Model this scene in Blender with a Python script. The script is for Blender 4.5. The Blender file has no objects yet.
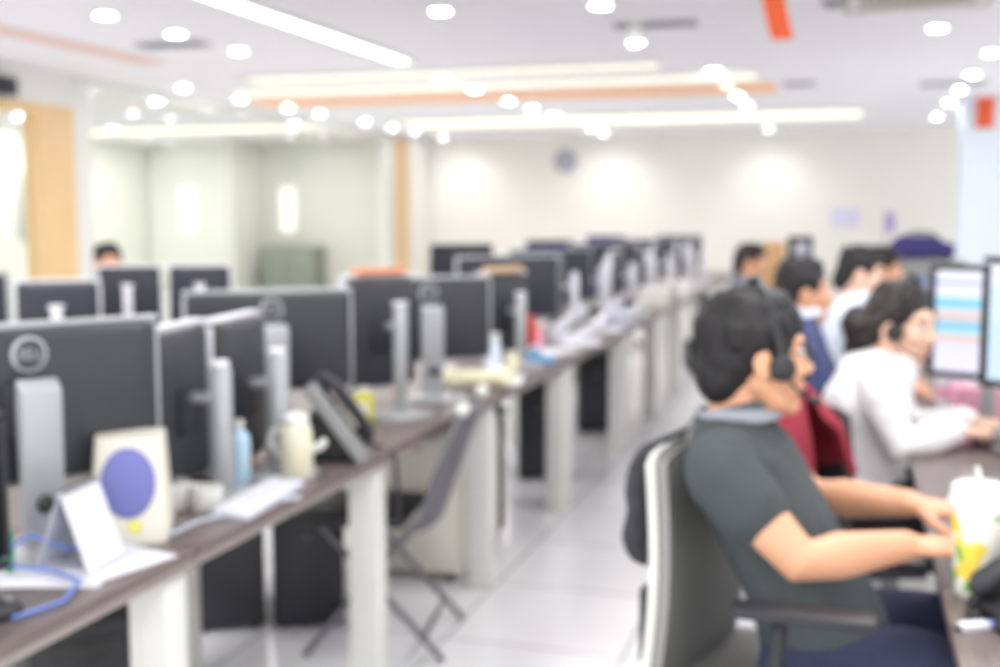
import bpy, bmesh, math, random
from mathutils import Vector, Matrix, Euler
random.seed(7)
PI = math.pi
SC = bpy.context.scene
COL = SC.collection
V = Vector

# ------------------------------------------------------------------ materials
def lin(c):
    c = c / 255.0
    return c / 12.92 if c <= 0.04045 else ((c + 0.055) / 1.055) ** 2.4
def rgba(c): return (lin(c[0]), lin(c[1]), lin(c[2]), 1.0)
def mat(name, col, rough=0.5, metal=0.0, var=0.05, scale=18.0, bump=0.0, stretch=(1, 1, 1), spec=0.5):
    m = bpy.data.materials.new(name); m.use_nodes = True
    nt = m.node_tree; p = nt.nodes['Principled BSDF']
    tc = nt.nodes.new('ShaderNodeTexCoord'); mp = nt.nodes.new('ShaderNodeMapping')
    mp.inputs['Scale'].default_value = stretch
    nz = nt.nodes.new('ShaderNodeTexNoise'); nz.inputs['Scale'].default_value = scale; nz.inputs['Detail'].default_value = 4
    rp = nt.nodes.new('ShaderNodeValToRGB')
    c = rgba(col)
    rp.color_ramp.elements[0].position = 0.3; rp.color_ramp.elements[1].position = 0.7
    rp.color_ramp.elements[0].color = tuple(min(1, x * (1 - var)) for x in c[:3]) + (1,)
    rp.color_ramp.elements[1].color = tuple(min(1, x * (1 + var)) for x in c[:3]) + (1,)
    nt.links.new(tc.outputs['Object'], mp.inputs['Vector']); nt.links.new(mp.outputs[0], nz.inputs['Vector'])
    nt.links.new(nz.outputs['Fac'], rp.inputs['Fac']); nt.links.new(rp.outputs['Color'], p.inputs['Base Color'])
    p.inputs['Roughness'].default_value = rough; p.inputs['Metallic'].default_value = metal
    p.inputs['Specular IOR Level'].default_value = spec
    if bump:
        b = nt.nodes.new('ShaderNodeBump'); b.inputs['Strength'].default_value = bump; b.inputs['Distance'].default_value = 0.004
        nt.links.new(nz.outputs['Fac'], b.inputs['Height']); nt.links.new(b.outputs[0], p.inputs['Normal'])
    return m
def emat(name, col, strength):
    m = bpy.data.materials.new(name); m.use_nodes = True
    p = m.node_tree.nodes['Principled BSDF']
    p.inputs['Base Color'].default_value = rgba(col)
    p.inputs['Emission Color'].default_value = rgba(col); p.inputs['Emission Strength'].default_value = strength
    return m
def glass_mat(name, tint=(225, 236, 230), refl=0.10):
    m = bpy.data.materials.new(name); m.use_nodes = True; nt = m.node_tree
    for n in list(nt.nodes): nt.nodes.remove(n)
    out = nt.nodes.new('ShaderNodeOutputMaterial'); mix = nt.nodes.new('ShaderNodeMixShader')
    tr = nt.nodes.new('ShaderNodeBsdfTransparent'); gl = nt.nodes.new('ShaderNodeBsdfGlossy')
    tr.inputs['Color'].default_value = rgba(tint); gl.inputs['Roughness'].default_value = 0.02
    mix.inputs['Fac'].default_value = refl
    nt.links.new(tr.outputs[0], mix.inputs[1]); nt.links.new(gl.outputs[0], mix.inputs[2]); nt.links.new(mix.outputs[0], out.inputs['Surface'])
    return m
def bands_mat(name, bands, axis='Z', strength=0.0, base_rough=0.4):
    """hard-edged horizontal bands along an object axis 0..1 (generated coords)"""
    m = bpy.data.materials.new(name); m.use_nodes = True; nt = m.node_tree; p = nt.nodes['Principled BSDF']
    tc = nt.nodes.new('ShaderNodeTexCoord'); sp = nt.nodes.new('ShaderNodeSeparateXYZ'); rp = nt.nodes.new('ShaderNodeValToRGB')
    rp.color_ramp.interpolation = 'CONSTANT'
    while len(rp.color_ramp.elements) < len(bands): rp.color_ramp.elements.new(0.5)
    for e, (pos, c) in zip(rp.color_ramp.elements, bands): e.position = pos; e.color = rgba(c)
    nt.links.new(tc.outputs['Generated'], sp.inputs[0]); nt.links.new(sp.outputs[axis], rp.inputs['Fac'])
    if strength:
        p.inputs['Base Color'].default_value = (0.02, 0.02, 0.02, 1)
        nt.links.new(rp.outputs['Color'], p.inputs['Emission Color']); p.inputs['Emission Strength'].default_value = strength
    else: nt.links.new(rp.outputs['Color'], p.inputs['Base Color'])
    p.inputs['Roughness'].default_value = base_rough
    return m
def floor_mat():
    m = bpy.data.materials.new('white_floor_tiles'); m.use_nodes = True; nt = m.node_tree; p = nt.nodes['Principled BSDF']
    tc = nt.nodes.new('ShaderNodeTexCoord'); br = nt.nodes.new('ShaderNodeTexBrick'); br.offset = 0.0
    br.inputs['Color1'].default_value = rgba((236, 236, 239)); br.inputs['Color2'].default_value = rgba((230, 230, 234))
    br.inputs['Mortar'].default_value = rgba((178, 178, 182)); br.inputs['Scale'].default_value = 1.0
    br.inputs['Mortar Size'].default_value = 0.006; br.inputs['Brick Width'].default_value = 0.6; br.inputs['Row Height'].default_value = 0.6
    mp = nt.nodes.new('ShaderNodeMapping'); mp.inputs['Location'].default_value = (0.06, 0.1, 0)
    nt.links.new(tc.outputs['Object'], mp.inputs[0]); nt.links.new(mp.outputs[0], br.inputs['Vector'])
    nt.links.new(br.outputs['Color'], p.inputs['Base Color']); p.inputs['Roughness'].default_value = 0.22
    return m
def wood_mat(name, c1, c2, stretch):
    m = bpy.data.materials.new(name); m.use_nodes = True; nt = m.node_tree; p = nt.nodes['Principled BSDF']
    tc = nt.nodes.new('ShaderNodeTexCoord'); mp = nt.nodes.new('ShaderNodeMapping'); mp.inputs['Scale'].default_value = stretch
    nz = nt.nodes.new('ShaderNodeTexNoise'); nz.inputs['Scale'].default_value = 6; nz.inputs['Detail'].default_value = 6; nz.inputs['Distortion'].default_value = 0.6
    rp = nt.nodes.new('ShaderNodeValToRGB'); rp.color_ramp.elements[0].color = rgba(c1); rp.color_ramp.elements[1].color = rgba(c2)
    rp.color_ramp.elements[0].position = 0.35; rp.color_ramp.elements[1].position = 0.65
    nt.links.new(tc.outputs['Object'], mp.inputs[0]); nt.links.new(mp.outputs[0], nz.inputs['Vector'])
    nt.links.new(nz.outputs['Fac'], rp.inputs['Fac']); nt.links.new(rp.outputs['Color'], p.inputs['Base Color'])
    p.inputs['Roughness'].default_value = 0.4
    return m

M = {}
M['wall'] = mat('warm_white_wall_paint', (240, 238, 232), 0.8, var=0.01, scale=3)
M['ceil'] = mat('white_ceiling_paint', (236, 235, 239), 0.9, var=0.01, scale=3)
M['floor'] = floor_mat()
M['bluewall'] = mat('pale_blue_column_paint', (222, 231, 240), 0.7, var=0.01)
M['greenwall'] = mat('pale_green_room_paint', (236, 237, 230), 0.8, var=0.02, scale=1)
M['greywall'] = mat('pale_grey_room_paint', (218, 219, 214), 0.8, var=0.03, scale=1)
M['white'] = mat('white_powder_coat', (222, 223, 218), 0.4, var=0.01)
M['offwhite'] = mat('off_white_laminate', (226, 225, 214), 0.5, var=0.01)
M['wood'] = wood_mat('light_maple_veneer', (232, 200, 152), (222, 186, 136), (14, 14, 0.6))
M['desk'] = wood_mat('grey_brown_desk_laminate', (120, 107, 104), (104, 93, 91), (12, 0.8, 12))
M['deskedge'] = mat('pale_desk_edge_band', (150, 140, 136), 0.45)
M['black'] = mat('black_plastic', (40, 41, 46), 0.45, var=0.06)
M['panelback'] = mat('charcoal_monitor_shell', (50, 52, 57), 0.42, var=0.05, scale=60)
M['navyback'] = mat('dark_navy_monitor_shell', (42, 43, 56), 0.45)
M['silver'] = mat('silver_plastic', (172, 175, 178), 0.35, metal=0.25, var=0.02)
M['lilacsilver'] = mat('pale_silver_plastic', (220, 220, 228), 0.4, metal=0.1, var=0.02)
M['chrome'] = mat('polished_chrome', (225, 226, 232), 0.08, metal=1.0, var=0.0)
M['steel'] = mat('dull_steel_tube', (120, 120, 124), 0.35, metal=0.7, var=0.03)
M['off'] = mat('dark_screen_glass', (16, 17, 20), 0.12, var=0.0)
M['offdark'] = M['off']
M['pc'] = mat('black_metal_case', (42, 43, 45), 0.5, var=0.06, scale=40)
M['beige'] = mat('cream_plastic', (218, 215, 202), 0.45, var=0.02)
M['bluecloth'] = mat('blue_violet_speaker_cloth', (112, 116, 176), 0.9, var=0.1, scale=200, bump=0.3)
M['yellow'] = mat('yellow_sticker', (222, 220, 90), 0.5)
M['paper'] = mat('white_paper', (222, 223, 230), 0.8, var=0.01)
M['card'] = mat('grey_white_card', (186, 190, 204), 0.7, var=0.02)
M['bluecable'] = mat('blue_cable_sheath', (108, 132, 204), 0.5)
M['greenp'] = mat('green_plastic', (70, 150, 110), 0.5)
M['orange'] = mat('orange_plastic', (226, 92, 42), 0.5, var=0.04)
M['orangepaint'] = mat('orange_ceiling_paint', (255, 196, 150), 0.7, var=0.03)
M['peachpaint'] = mat('dusty_peach_ceiling_paint', (228, 196, 188), 0.7, var=0.03)
M['tan'] = mat('tan_board', (206, 166, 118), 0.8, var=0.06)
M['brownorange'] = mat('orange_brown_leather', (196, 112, 58), 0.6)
M['lightblue'] = mat('light_blue_plastic', (178, 208, 226), 0.25)
M['cream'] = mat('cream_enamel', (224, 220, 196), 0.3, var=0.02)
M['paleyellow'] = mat('pale_yellow_foam', (240, 236, 204), 0.7)
M['yellowgreen'] = mat('yellow_green_plastic', (200, 196, 70), 0.5)
M['red'] = mat('red_plastic', (214, 66, 60), 0.4)
M['pink'] = mat('pink_card', (238, 168, 192), 0.6)
M['bluep'] = mat('mid_blue_plastic', (110, 160, 200), 0.5)
M['phone'] = mat('dark_grey_phone_plastic', (62, 64, 70), 0.4)
M['phonegrey'] = mat('mid_grey_phone_plastic', (140, 142, 142), 0.5)
M['olive'] = emat('olive_lcd', (160, 166, 90), 0.25)
M['meshgrey'] = mat('grey_chair_mesh', (150, 150, 148), 0.85, var=0.08, scale=160, bump=0.3)
M['meshblack'] = mat('black_chair_fabric', (46, 46, 52), 0.85, var=0.08, scale=160, bump=0.3)
M['navyfab'] = mat('navy_fabric', (50, 52, 96), 0.85, var=0.1, scale=30)
M['purplefab'] = mat('violet_navy_fabric', (62, 56, 116), 0.85, var=0.1, scale=30)
M['redfab'] = mat('dark_red_fabric', (142, 36, 54), 0.8, var=0.12, scale=14)
M['bagfab'] = mat('charcoal_bag_fabric', (60, 60, 66), 0.85, var=0.12, scale=30)
M['skin'] = mat('skin_tan', (222, 166, 132), 0.5, var=0.05, scale=12)
M['skinpale'] = mat('skin_pale', (236, 194, 170), 0.5, var=0.05, scale=12)
M['hair'] = mat('black_hair', (22, 20, 23), 0.6, var=0.3, scale=60, stretch=(1, 1, 0.2))
M['hairbrown'] = mat('dark_brown_hair', (36, 28, 28), 0.5, var=0.3, scale=60, stretch=(1, 1, 0.2))
M['polo'] = mat('slate_grey_polo_cotton', (66, 73, 76), 0.9, var=0.06, scale=20)
M['stripe'] = bands_mat('striped_collar_knit', [(0, (128, 134, 142)), (0.3, (76, 84, 90)), (0.5, (150, 155, 164)), (0.75, (80, 88, 96))], 'Z', base_rough=0.9)
M['navyshirt'] = mat('navy_shirt_cotton', (62, 72, 112), 0.9, var=0.06, scale=20)
M['whiteshirt'] = mat('white_cotton', (240, 238, 240), 0.9, var=0.02, scale=20)
M['bluewhite'] = mat('bluish_white_cotton', (216, 226, 240), 0.9, var=0.02, scale=20)
M['greyshirt'] = mat('mid_grey_cotton', (110, 112, 124), 0.9, var=0.04, scale=20)
M['trousers'] = mat('navy_denim', (42, 48, 74), 0.9, var=0.1, scale=40)
M['darktrousers'] = mat('charcoal_trouser_cotton', (48, 48, 54), 0.9, var=0.08, scale=40)
M['shoe'] = mat('black_leather', (34, 33, 34), 0.4)
M['sclera'] = mat('eye_white', (235, 232, 228), 0.2, var=0.0)
M['iris'] = mat('dark_iris', (40, 28, 22), 0.1, var=0.0)
M['lip'] = mat('lip_pink', (196, 124, 108), 0.4)
M['clear'] = glass_mat('partition_glass', (250, 251, 248), 0.06)
M['frost'] = mat('frosted_cup_plastic', (236, 238, 240), 0.25, var=0.01)
M['cuplid'] = mat('clear_lid_plastic', (246, 247, 250), 0.12, var=0.0)
M['lamp'] = emat('downlight_lens', (250, 250, 255), 42.0)
M['lampback'] = emat('dim_downlight_lens', (240, 240, 255), 16.0)
M['led'] = emat('led_strip_diffuser', (255, 255, 246), 3.0)
M['cove'] = emat('cove_strip_diffuser', (255, 253, 228), 0.52)
M['covedim'] = emat('dim_cove_strip_diffuser', (250, 248, 230), 0.42)
M['coveback'] = emat('room_cove_strip_diffuser', (250, 252, 230), 0.8)
M['slotlight'] = emat('tall_window_glow', (250, 250, 244), 0.4)
M['vent'] = mat('grey_vent_metal', (150, 150, 158), 0.6)
M['acgrey'] = mat('warm_grey_cassette', (186, 182, 174), 0.7)
M['cabgrey'] = mat('grey_green_cabinet', (128, 136, 126), 0.6, var=0.06)
M['screen1'] = bands_mat('spreadsheet_screen', [(0, (232, 230, 250)), (.20, (226, 224, 248)), (.30, (232, 204, 190)), (.36, (190, 226, 244)), (.42, (128, 206, 238)),
    (.49, (222, 214, 228)), (.53, (226, 200, 180)), (.58, (232, 228, 250)), (.63, (120, 208, 236)), (.69, (168, 224, 240)), (.74, (238, 236, 250)), (.86, (178, 190, 240)), (.90, (240, 240, 252))], 'Z', 0.74)
M['screen2'] = bands_mat('pale_blue_screen', [(0, (200, 226, 246)), (.5, (212, 232, 248)), (.8, (232, 240, 250))], 'Z', 0.76)
M['fruit'] = bands_mat('printed_fruit_cup', [(0, (232, 236, 226)), (.10, (150, 190, 90)), (.2, (236, 236, 226)), (.28, (240, 206, 80)), (.5, (238, 190, 90)), (.56, (170, 200, 110)), (.66, (240, 238, 228)), (.78, (244, 200, 120)), (.88, (240, 240, 236))], 'Z')
def fruit_mat():
    m = bpy.data.materials.new('fruit_print_cup'); m.use_nodes = True; nt = m.node_tree; p = nt.nodes['Principled BSDF']
    tc = nt.nodes.new('ShaderNodeTexCoord'); vo = nt.nodes.new('ShaderNodeTexVoronoi'); vo.inputs['Scale'].default_value = 32
    rp = nt.nodes.new('ShaderNodeValToRGB'); rp.color_ramp.interpolation = 'CONSTANT'
    cs = [(0, (238, 238, 228)), (.34, (140, 190, 90)), (.54, (246, 218, 80)), (.74, (242, 190, 130)), (.84, (240, 240, 232))]
    while len(rp.color_ramp.elements) < len(cs): rp.color_ramp.elements.new(0.5)
    for e, (q, c) in zip(rp.color_ramp.elements, cs): e.position = q; e.color = rgba(c)
    sp = nt.nodes.new('ShaderNodeSeparateColor')
    nt.links.new(tc.outputs['Object'], vo.inputs['Vector']); nt.links.new(vo.outputs['Color'], sp.inputs[0])
    nt.links.new(sp.outputs[0], rp.inputs['Fac']); nt.links.new(rp.outputs['Color'], p.inputs['Base Color']); p.inputs['Roughness'].default_value = 0.25
    return m
M['fruit'] = fruit_mat()

# ------------------------------------------------------------------ mesh helpers
class MB:
    def __init__(s): s.bm = bmesh.new()
    def box(s, c, d, rot=None, bev=0.0, seg=2):
        t = bmesh.new(); bmesh.ops.create_cube(t, size=1.0)
        for v in t.verts: v.co = V((v.co.x * d[0], v.co.y * d[1], v.co.z * d[2]))
        if bev: bmesh.ops.bevel(t, geom=t.edges[:], offset=min(bev, min(d) * 0.45), segments=seg, affect='EDGES', profile=0.5)
        R = Euler(rot).to_matrix() if rot is not None else Matrix.Identity(3)
        for v in t.verts: v.co = R @ v.co + V(c)
        s._add(t); return s
    def prism(s, prof, y0, y1, bev=0.0, axis='Y'):
        """closed profile in (x,z) extruded along y (or in (x,y) along z, (y,z) along x)"""
        t = bmesh.new()
        f = {'Y': lambda a, b, h: V((a, h, b)), 'Z': lambda a, b, h: V((a, b, h)), 'X': lambda a, b, h: V((h, a, b))}[axis]
        A = [t.verts.new(f(a, b, y0)) for a, b in prof]; B = [t.verts.new(f(a, b, y1)) for a, b in prof]
        n = len(prof)
        t.faces.new(A); t.faces.new(B[::-1])
        for i in range(n): t.faces.new((A[i], B[i], B[(i + 1) % n], A[(i + 1) % n]))
        bmesh.ops.recalc_face_normals(t, faces=t.faces[:])
        if bev: bmesh.ops.bevel(t, geom=t.edges[:], offset=bev, segments=2, affect='EDGES', profile=0.5)
        s._add(t); return s
    def _add(s, t):
        me = bpy.data.meshes.new('tmp'); t.to_mesh(me); t.free(); s.bm.from_mesh(me); bpy.data.meshes.remove(me)
    def loft(s, rings):
        """rings: list of (list of Vector); closed with fans"""
        bm = s.bm; R = [[bm.verts.new(p) for p in r] for r in rings]; n = len(R[0]); fs = []
        for a, b in zip(R[:-1], R[1:]):
            for i in range(n): fs.append(bm.faces.new((a[i], a[(i + 1) % n], b[(i + 1) % n], b[i])))
        fs.append(bm.faces.new(R[0][::-1])); fs.append(bm.faces.new(R[-1]))
        bmesh.ops.recalc_face_normals(bm, faces=fs); return s
    def tube(s, pts, rad, n=12, flat=None, cap=True):
        """round tube; rad number/list; rounded ends"""
        pts = [V(p) for p in pts]; k = len(pts)
        if not hasattr(rad, '__len__'): rad = [rad] * k
        rings = []
        up = None
        for i, p in enumerate(pts):
            d = (pts[min(i + 1, k - 1)] - pts[max(i - 1, 0)]).normalized()
            if up is None:
                up = V((0, 0, 1)) if abs(d.z) < 0.9 else V((1, 0, 0))
            a = d.cross(up).normalized(); b = a.cross(d).normalized(); up = b
            r = rad[i]; ra, rb = (r, r) if not hasattr(r, '__len__') else r
            ring = lambda q, f: [q + a * math.cos(2 * PI * j / n) * ra * f + b * math.sin(2 * PI * j / n) * rb * f for j in range(n)]
            if i == 0 and cap: rings.append(ring(p - d * min(ra, rb) * 0.7, 0.55))
            rings.append(ring(p, 1.0))
            if i == k - 1 and cap: rings.append(ring(p + d * min(ra, rb) * 0.7, 0.55))
        return s.loft(rings)
    def ell(s, c, r, mtx=None, u=16, v=10):
        c = V(c); rings = []
        for i in range(v + 1):
            t = -PI / 2 + PI * (i + 0.35) / (v + 0.7)
            rings.append([V((r[0] * math.cos(t) * math.cos(2 * PI * j / u), r[1] * math.cos(t) * math.sin(2 * PI * j / u), r[2] * math.sin(t))) for j in range(u)])
        rings = [[(mtx @ p if mtx is not None else p) + c for p in r_] for r_ in rings]
        return s.loft(rings)
    def lathe(s, prof, n=24, c=(0, 0, 0), sx=1, sy=1, mtx=None):
        """profile list (r,z) closed solid of revolution about z"""
        rings = []
        for r, z in prof:
            rr = max(r, 1e-4)
            rings.append([(V((rr * sx * math.cos(2 * PI * j / n), rr * sy * math.sin(2 * PI * j / n), z))) for j in range(n)])
        rings = [[(mtx @ p if mtx is not None else p) + V(c) for p in q] for q in rings]
        return s.loft(rings)
    def shell(s, prof, n=24, c=(0, 0, 0), sx=1, sy=1, mtx=None, a0=0.0, a1=2 * PI):
        """revolved closed ring profile (list of (r,z) loop) -> torus-like solid"""
        bm = s.bm; full = abs(a1 - a0 - 2 * PI) < 1e-6; k = n if full else n + 1; R = []
        for j in range(k):
            a = a0 + (a1 - a0) * j / n
            R.append([bm.verts.new((mtx @ V((r * sx * math.cos(a), r * sy * math.sin(a), z)) if mtx is not None else V((r * sx * math.cos(a), r * sy * math.sin(a), z))) + V(c)) for r, z in prof])
        fs = []; m_ = len(prof)
        for j in range(n):
            A = R[j]; B = R[(j + 1) % k]
            for i in range(m_): fs.append(bm.faces.new((A[i], A[(i + 1) % m_], B[(i + 1) % m_], B[i])))
        if not full: fs.append(bm.faces.new(R[0][::-1])); fs.append(bm.faces.new(R[-1]))
        bmesh.ops.recalc_face_normals(bm, faces=fs); return s
    def sheet(s, fn, nu, nv, th):
        """thick curved sheet: fn(u,v)->(point, normal)"""
        bm = s.bm; A, B = [], []
        for i in range(nu + 1):
            ra, rb = [], []
            for j in range(nv + 1):
                p, nrm = fn(i / nu, j / nv)
                ra.append(bm.verts.new(p + nrm * th / 2)); rb.append(bm.verts.new(p - nrm * th / 2))
            A.append(ra); B.append(rb)
        fs = []
        for i in range(nu):
            for j in range(nv):
                fs.append(bm.faces.new((A[i][j], A[i + 1][j], A[i + 1][j + 1], A[i][j + 1])))
                fs.append(bm.faces.new((B[i][j], B[i][j + 1], B[i + 1][j + 1], B[i + 1][j])))
        for i in range(nu):
            for j in (0, nv): fs.append(bm.faces.new((A[i][j], A[i + 1][j], B[i + 1][j], B[i][j])))
        for j in range(nv):
            for i in (0, nu): fs.append(bm.faces.new((A[i][j], A[i][j + 1], B[i][j + 1], B[i][j])))
        bmesh.ops.recalc_face_normals(bm, faces=fs); return s
    def build(s, name, m, parent=None, loc=(0, 0, 0), rz=0.0, smooth=True, ang=40):
        me = bpy.data.meshes.new(name); s.bm.to_mesh(me); s.bm.free()
        o = bpy.data.objects.new(name, me); COL.objects.link(o); me.materials.append(m)
        o.location = loc; o.rotation_euler = (0, 0, rz)
        if parent is not None: o.parent = parent
        if smooth:
            for p in me.polygons: p.use_smooth = True
            try: me.set_sharp_from_angle(angle=math.radians(ang))
            except Exception: pass
        return o
def bake(o, vox, smooth=5, disp=0.0, dscale=0.12, seed=0):
    """merge overlapping closed solids of o into one continuous skin"""
    md = o.modifiers.new('r', 'REMESH'); md.mode = 'VOXEL'; md.voxel_size = vox; md.use_smooth_shade = True
    sm = o.modifiers.new('s', 'SMOOTH'); sm.factor = 0.5; sm.iterations = smooth
    if disp:
        tx = bpy.data.textures.new('fold', 'CLOUDS'); tx.noise_scale = dscale
        d = o.modifiers.new('d', 'DISPLACE'); d.texture = tx; d.strength = disp; d.mid_level = 0.5; d.texture_coords = 'LOCAL'
    bpy.context.view_layer.update()
    dg = bpy.context.evaluated_depsgraph_get(); ev = o.evaluated_get(dg)
    me = bpy.data.meshes.new_from_object(ev, depsgraph=dg)
    old = o.data; mats = [m for m in old.materials]; o.modifiers.clear(); o.data = me
    if not me.materials: me.materials.append(mats[0])
    for p in me.polygons: p.use_smooth = True; p.material_index = 0
    nm = old.name; bpy.data.meshes.remove(old); me.name = nm
    return o
def tag(o, label, cat, group=None):
    o['label'] = label; o['category'] = cat
    if group: o['group'] = group
    return o
def thing(name, label, cat, loc=(0, 0, 0), rz=0.0, group=None):
    o = bpy.data.objects.new(name, None); COL.objects.link(o); o.location = loc; o.rotation_euler = (0, 0, rz)
    o.empty_display_size = 0.1
    return tag(o, label, cat, group)
def dup(root, loc, rz, label, group=None):
    r = root.copy(); COL.objects.link(r); r.location = loc; r.rotation_euler = (0, 0, rz); r['label'] = label
    if group: r['group'] = group
    for ch in list(root.children):
        c = ch.copy(); COL.objects.link(c); c.parent = r
        for g in list(ch.children):
            d = g.copy(); COL.objects.link(d); d.parent = c
    return r
def struct(name, mb, m, **k):
    o = mb.build(name, m, smooth=False, **k); o['kind'] = 'structure'; return o
def ordn(i): return ['first', 'second', 'third', 'fourth', 'fifth', 'sixth', 'seventh', 'eighth', 'ninth', 'tenth', 'eleventh', 'twelfth'][i]

# ------------------------------------------------------------------ the setting
HC = 2.7
struct('floor', MB().box((-4.1, 8.7, -0.05), (17.4, 20.6, 0.1)), M['floor'])
struct('ceiling', MB().box((-4.1, 8.7, HC + 0.06), (17.4, 20.6, 0.12)), M['ceil'])
struct('wall_far', MB().box((-4.1, 18.88, 1.35), (17.4, 0.16, 2.7)), M['wall'])
struct('wall_left', MB().box((-12.68, 8.7, 1.35), (0.16, 20.6, 2.7)), M['greenwall'])
struct('wall_room_green', MB().box((-11.4, 18.77, 1.35), (2.3, 0.06, 2.7)), M['greenwall'])
struct('wall_room_grey', MB().box((-8.76, 18.77, 1.35), (3.0, 0.06, 2.7)), M['greywall'])
struct('wall_room_return', MB().box((-10.25, 18.2, 1.35), (0.1, 1.08, 2.7)), M['greywall'])
struct('baseboard_far', MB().box((-1.3, 18.785, 0.05), (11.4, 0.03, 0.1)), M['greywall'])
struct('column_right', MB().box((2.06, 14.2, 1.35), (1.84, 0.6, 2.7)), M['bluewall'])
# glazed partition along the left
struct('trim_1', MB().box((-7.1, 8.05, 2.55), (0.16, 2.5, 0.3)), M['white'])                 # white header over the doorway
struct('trim_2', MB().box((-7.1, 14.05, 2.66), (0.12, 9.4, 0.08)), M['white'])                # slim head rail over the glass
df = MB(); df.box((-7.1, 9.03, 1.2), (0.18, 0.5, 2.4), bev=0.004); df.box((-7.1, 7.65, 2.35), (0.2, 2.26, 0.1), bev=0.004)
struct('door_1', df, M['wood'])
struct('trim_3', MB().box((-7.1, 9.42, 1.31), (0.16, 0.27, 2.62), bev=0.004), M['white'])
struct('window_1', MB().box((-7.1, 13.2, 1.31), (0.012, 7.28, 2.6)), M['clear'])
struct('door_2', MB().box((-7.1, 7.75, 1.15), (0.012, 2.26, 2.28)), M['clear'])
struct('trim_4', MB().box((-7.1, 17.02, 1.31), (0.16, 0.34, 2.62)), M['white'])
struct('trim_5', MB().box((-7.08, 17.5, 1.31), (0.16, 0.6, 2.62)), M['wood'])
struct('trim_6', MB().box((-7.1, 18.28, 1.31), (0.16, 0.94, 2.62)), M['wall'])
struct('window_2', MB().box((-11.75, 18.73, 1.5), (0.3, 0.03, 0.8)), M['slotlight'])
struct('window_3', MB().box((-9.7, 18.73, 1.5), (0.28, 0.03, 0.8)), M['slotlight'])
wb = MB().box((-12.58, 15.5, 1.55), (0.05, 0.62, 1.05))
struct('window_4', wb, mat('grey_blind_fabric', (178, 184, 182), 0.8))
# ceiling bands
struct('trim_7', MB().box((-5.75, 7.0, HC - 0.006), (0.26, 3.4, 0.012)), M['peachpaint'])
struct('trim_8', MB().box((-3.74, 12.2, HC - 0.006), (5.9, 0.85, 0.012)), M['orangepaint'])

def ceiling_panel(name, label, cat, c, d, m):
    t = thing(name, label, cat, (c[0], c[1], HC), 0)
    f = MB(); w = 0.03
    f.box((0, -d[1] / 2 + w / 2, -0.015), (d[0], w, 0.03)); f.box((0, d[1] / 2 - w / 2, -0.015), (d[0], w, 0.03))
    f.box((-d[0] / 2 + w / 2, 0, -0.015), (w, d[1] - 2 * w, 0.03)); f.box((d[0] / 2 - w / 2, 0, -0.015), (w, d[1] - 2 * w, 0.03))
    f.build('frame', M['white'], t, smooth=False)
    MB().box((0, 0, -0.012), (d[0] - 2 * w, d[1] - 2 * w, 0.016)).build('diffuser', m, t, smooth=False)
    return t
ceiling_panel('linear_ceiling_light', 'long bright white linear light running down the ceiling toward the far wall', 'ceiling light', (-3.64, 7.33), (0.2, 3.76), M['led'])
ceiling_panel('ceiling_light_band', 'nearest faint cream light band crossing the ceiling, in front of the orange stripe', 'ceiling light', (-3.6, 10.0), (4.0, 0.42), M['covedim'])
ceiling_panel('ceiling_light_band', 'cream light band crossing the ceiling just in front of the orange stripe', 'ceiling light', (-3.6, 11.0), (5.5, 0.5), M['covedim'])
ceiling_panel('ceiling_light_band', 'brightest cream light band crossing the ceiling, nearest the far wall', 'ceiling light', (-3.0, 15.4), (6.2, 1.15), M['cove'])
ceiling_panel('ceiling_light_band', 'pale light band on the ceiling of the glazed room, seen through the glass', 'ceiling light', (-9.8, 15.4), (4.8, 0.8), M['coveback'])

# downlights
def make_downlight(label, lens):
    t = thing('ceiling_downlight', label, 'ceiling light', (0, 0, HC))
    MB().shell([(0.06, 0.0), (0.06, -0.012), (0.085, -0.006), (0.085, 0.0)], 20).build('trim_ring', M['white'], t)
    MB().lathe([(0.0, 0.0), (0.058, 0.0), (0.058, -0.006), (0.0, -0.006)], 20).build('lens', lens, t)
    return t
rows = [(-4.68, [6.55, 7.37, 8.26], 'left of the long linear light', 'downlights left of the linear light'),
        (-6.55, [10.43, 11.58, 12.69, 13.58, 15.02, 16.01, 16.91, 18.2], 'in the row along the glass partition', 'downlights along the glass partition'),
        (-3.77, [10.47, 11.47, 12.66, 13.67, 14.7, 15.72, 17.04, 17.94], 'in the row over the middle of the room', 'downlights over the middle of the room'),
        (-1.24, [10.62, 11.77, 12.87, 14.06, 15.63, 17.81], 'in the steep row over the aisle', 'downlights over the aisle'),
        (1.02, [10.11, 11.62, 12.94, 14.36, 16.34], 'in the right row leading to the pale blue column', 'downlights over the right desks')]
dl = make_downlight('single round downlight at the top, between the linear light and the spotlight', M['lamp'])
dl.location = (-2.55, 7.05, HC)
dup(dl, (-1.53, 7.14, HC), 0, 'round ceiling downlight at the top edge, just left of the white spotlight')
dup(dl, (0.52, 8.68, HC), 0, 'nearest single round downlight below the grey ceiling cassette')
for X, ys, where, grp in rows:
    for i, y in enumerate(ys):
        dup(dl, (X, y, HC), 0, 'round downlight, %s %s' % ('nearest' if i == 0 else ordn(i), where), grp)
dlb = make_downlight('dim round downlight in the glazed room, first of the row behind the glass', M['lampback']); dlb.location = (-8.8, 12.83, HC)
dlb['group'] = 'downlights behind the glass'
for i, y in enumerate([13.68, 15.26, 15.99, 17.15, 18.3]):
    dup(dlb, (-8.8, y, HC), 0, 'dim round downlight in the glazed room, %s of the row behind the glass' % ordn(i + 1), 'downlights behind the glass')
for (x, y), w in zip([(-11.42, 17.03), (-11.76, 18.3), (-12.1, 14.88)], ['at its far left, nearer one', 'at its far left, by the end wall', 'seen through the doorway left of the wooden post']):
    dup(dlb, (x, y, HC), 0, 'dim round downlight ' + w)

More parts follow.
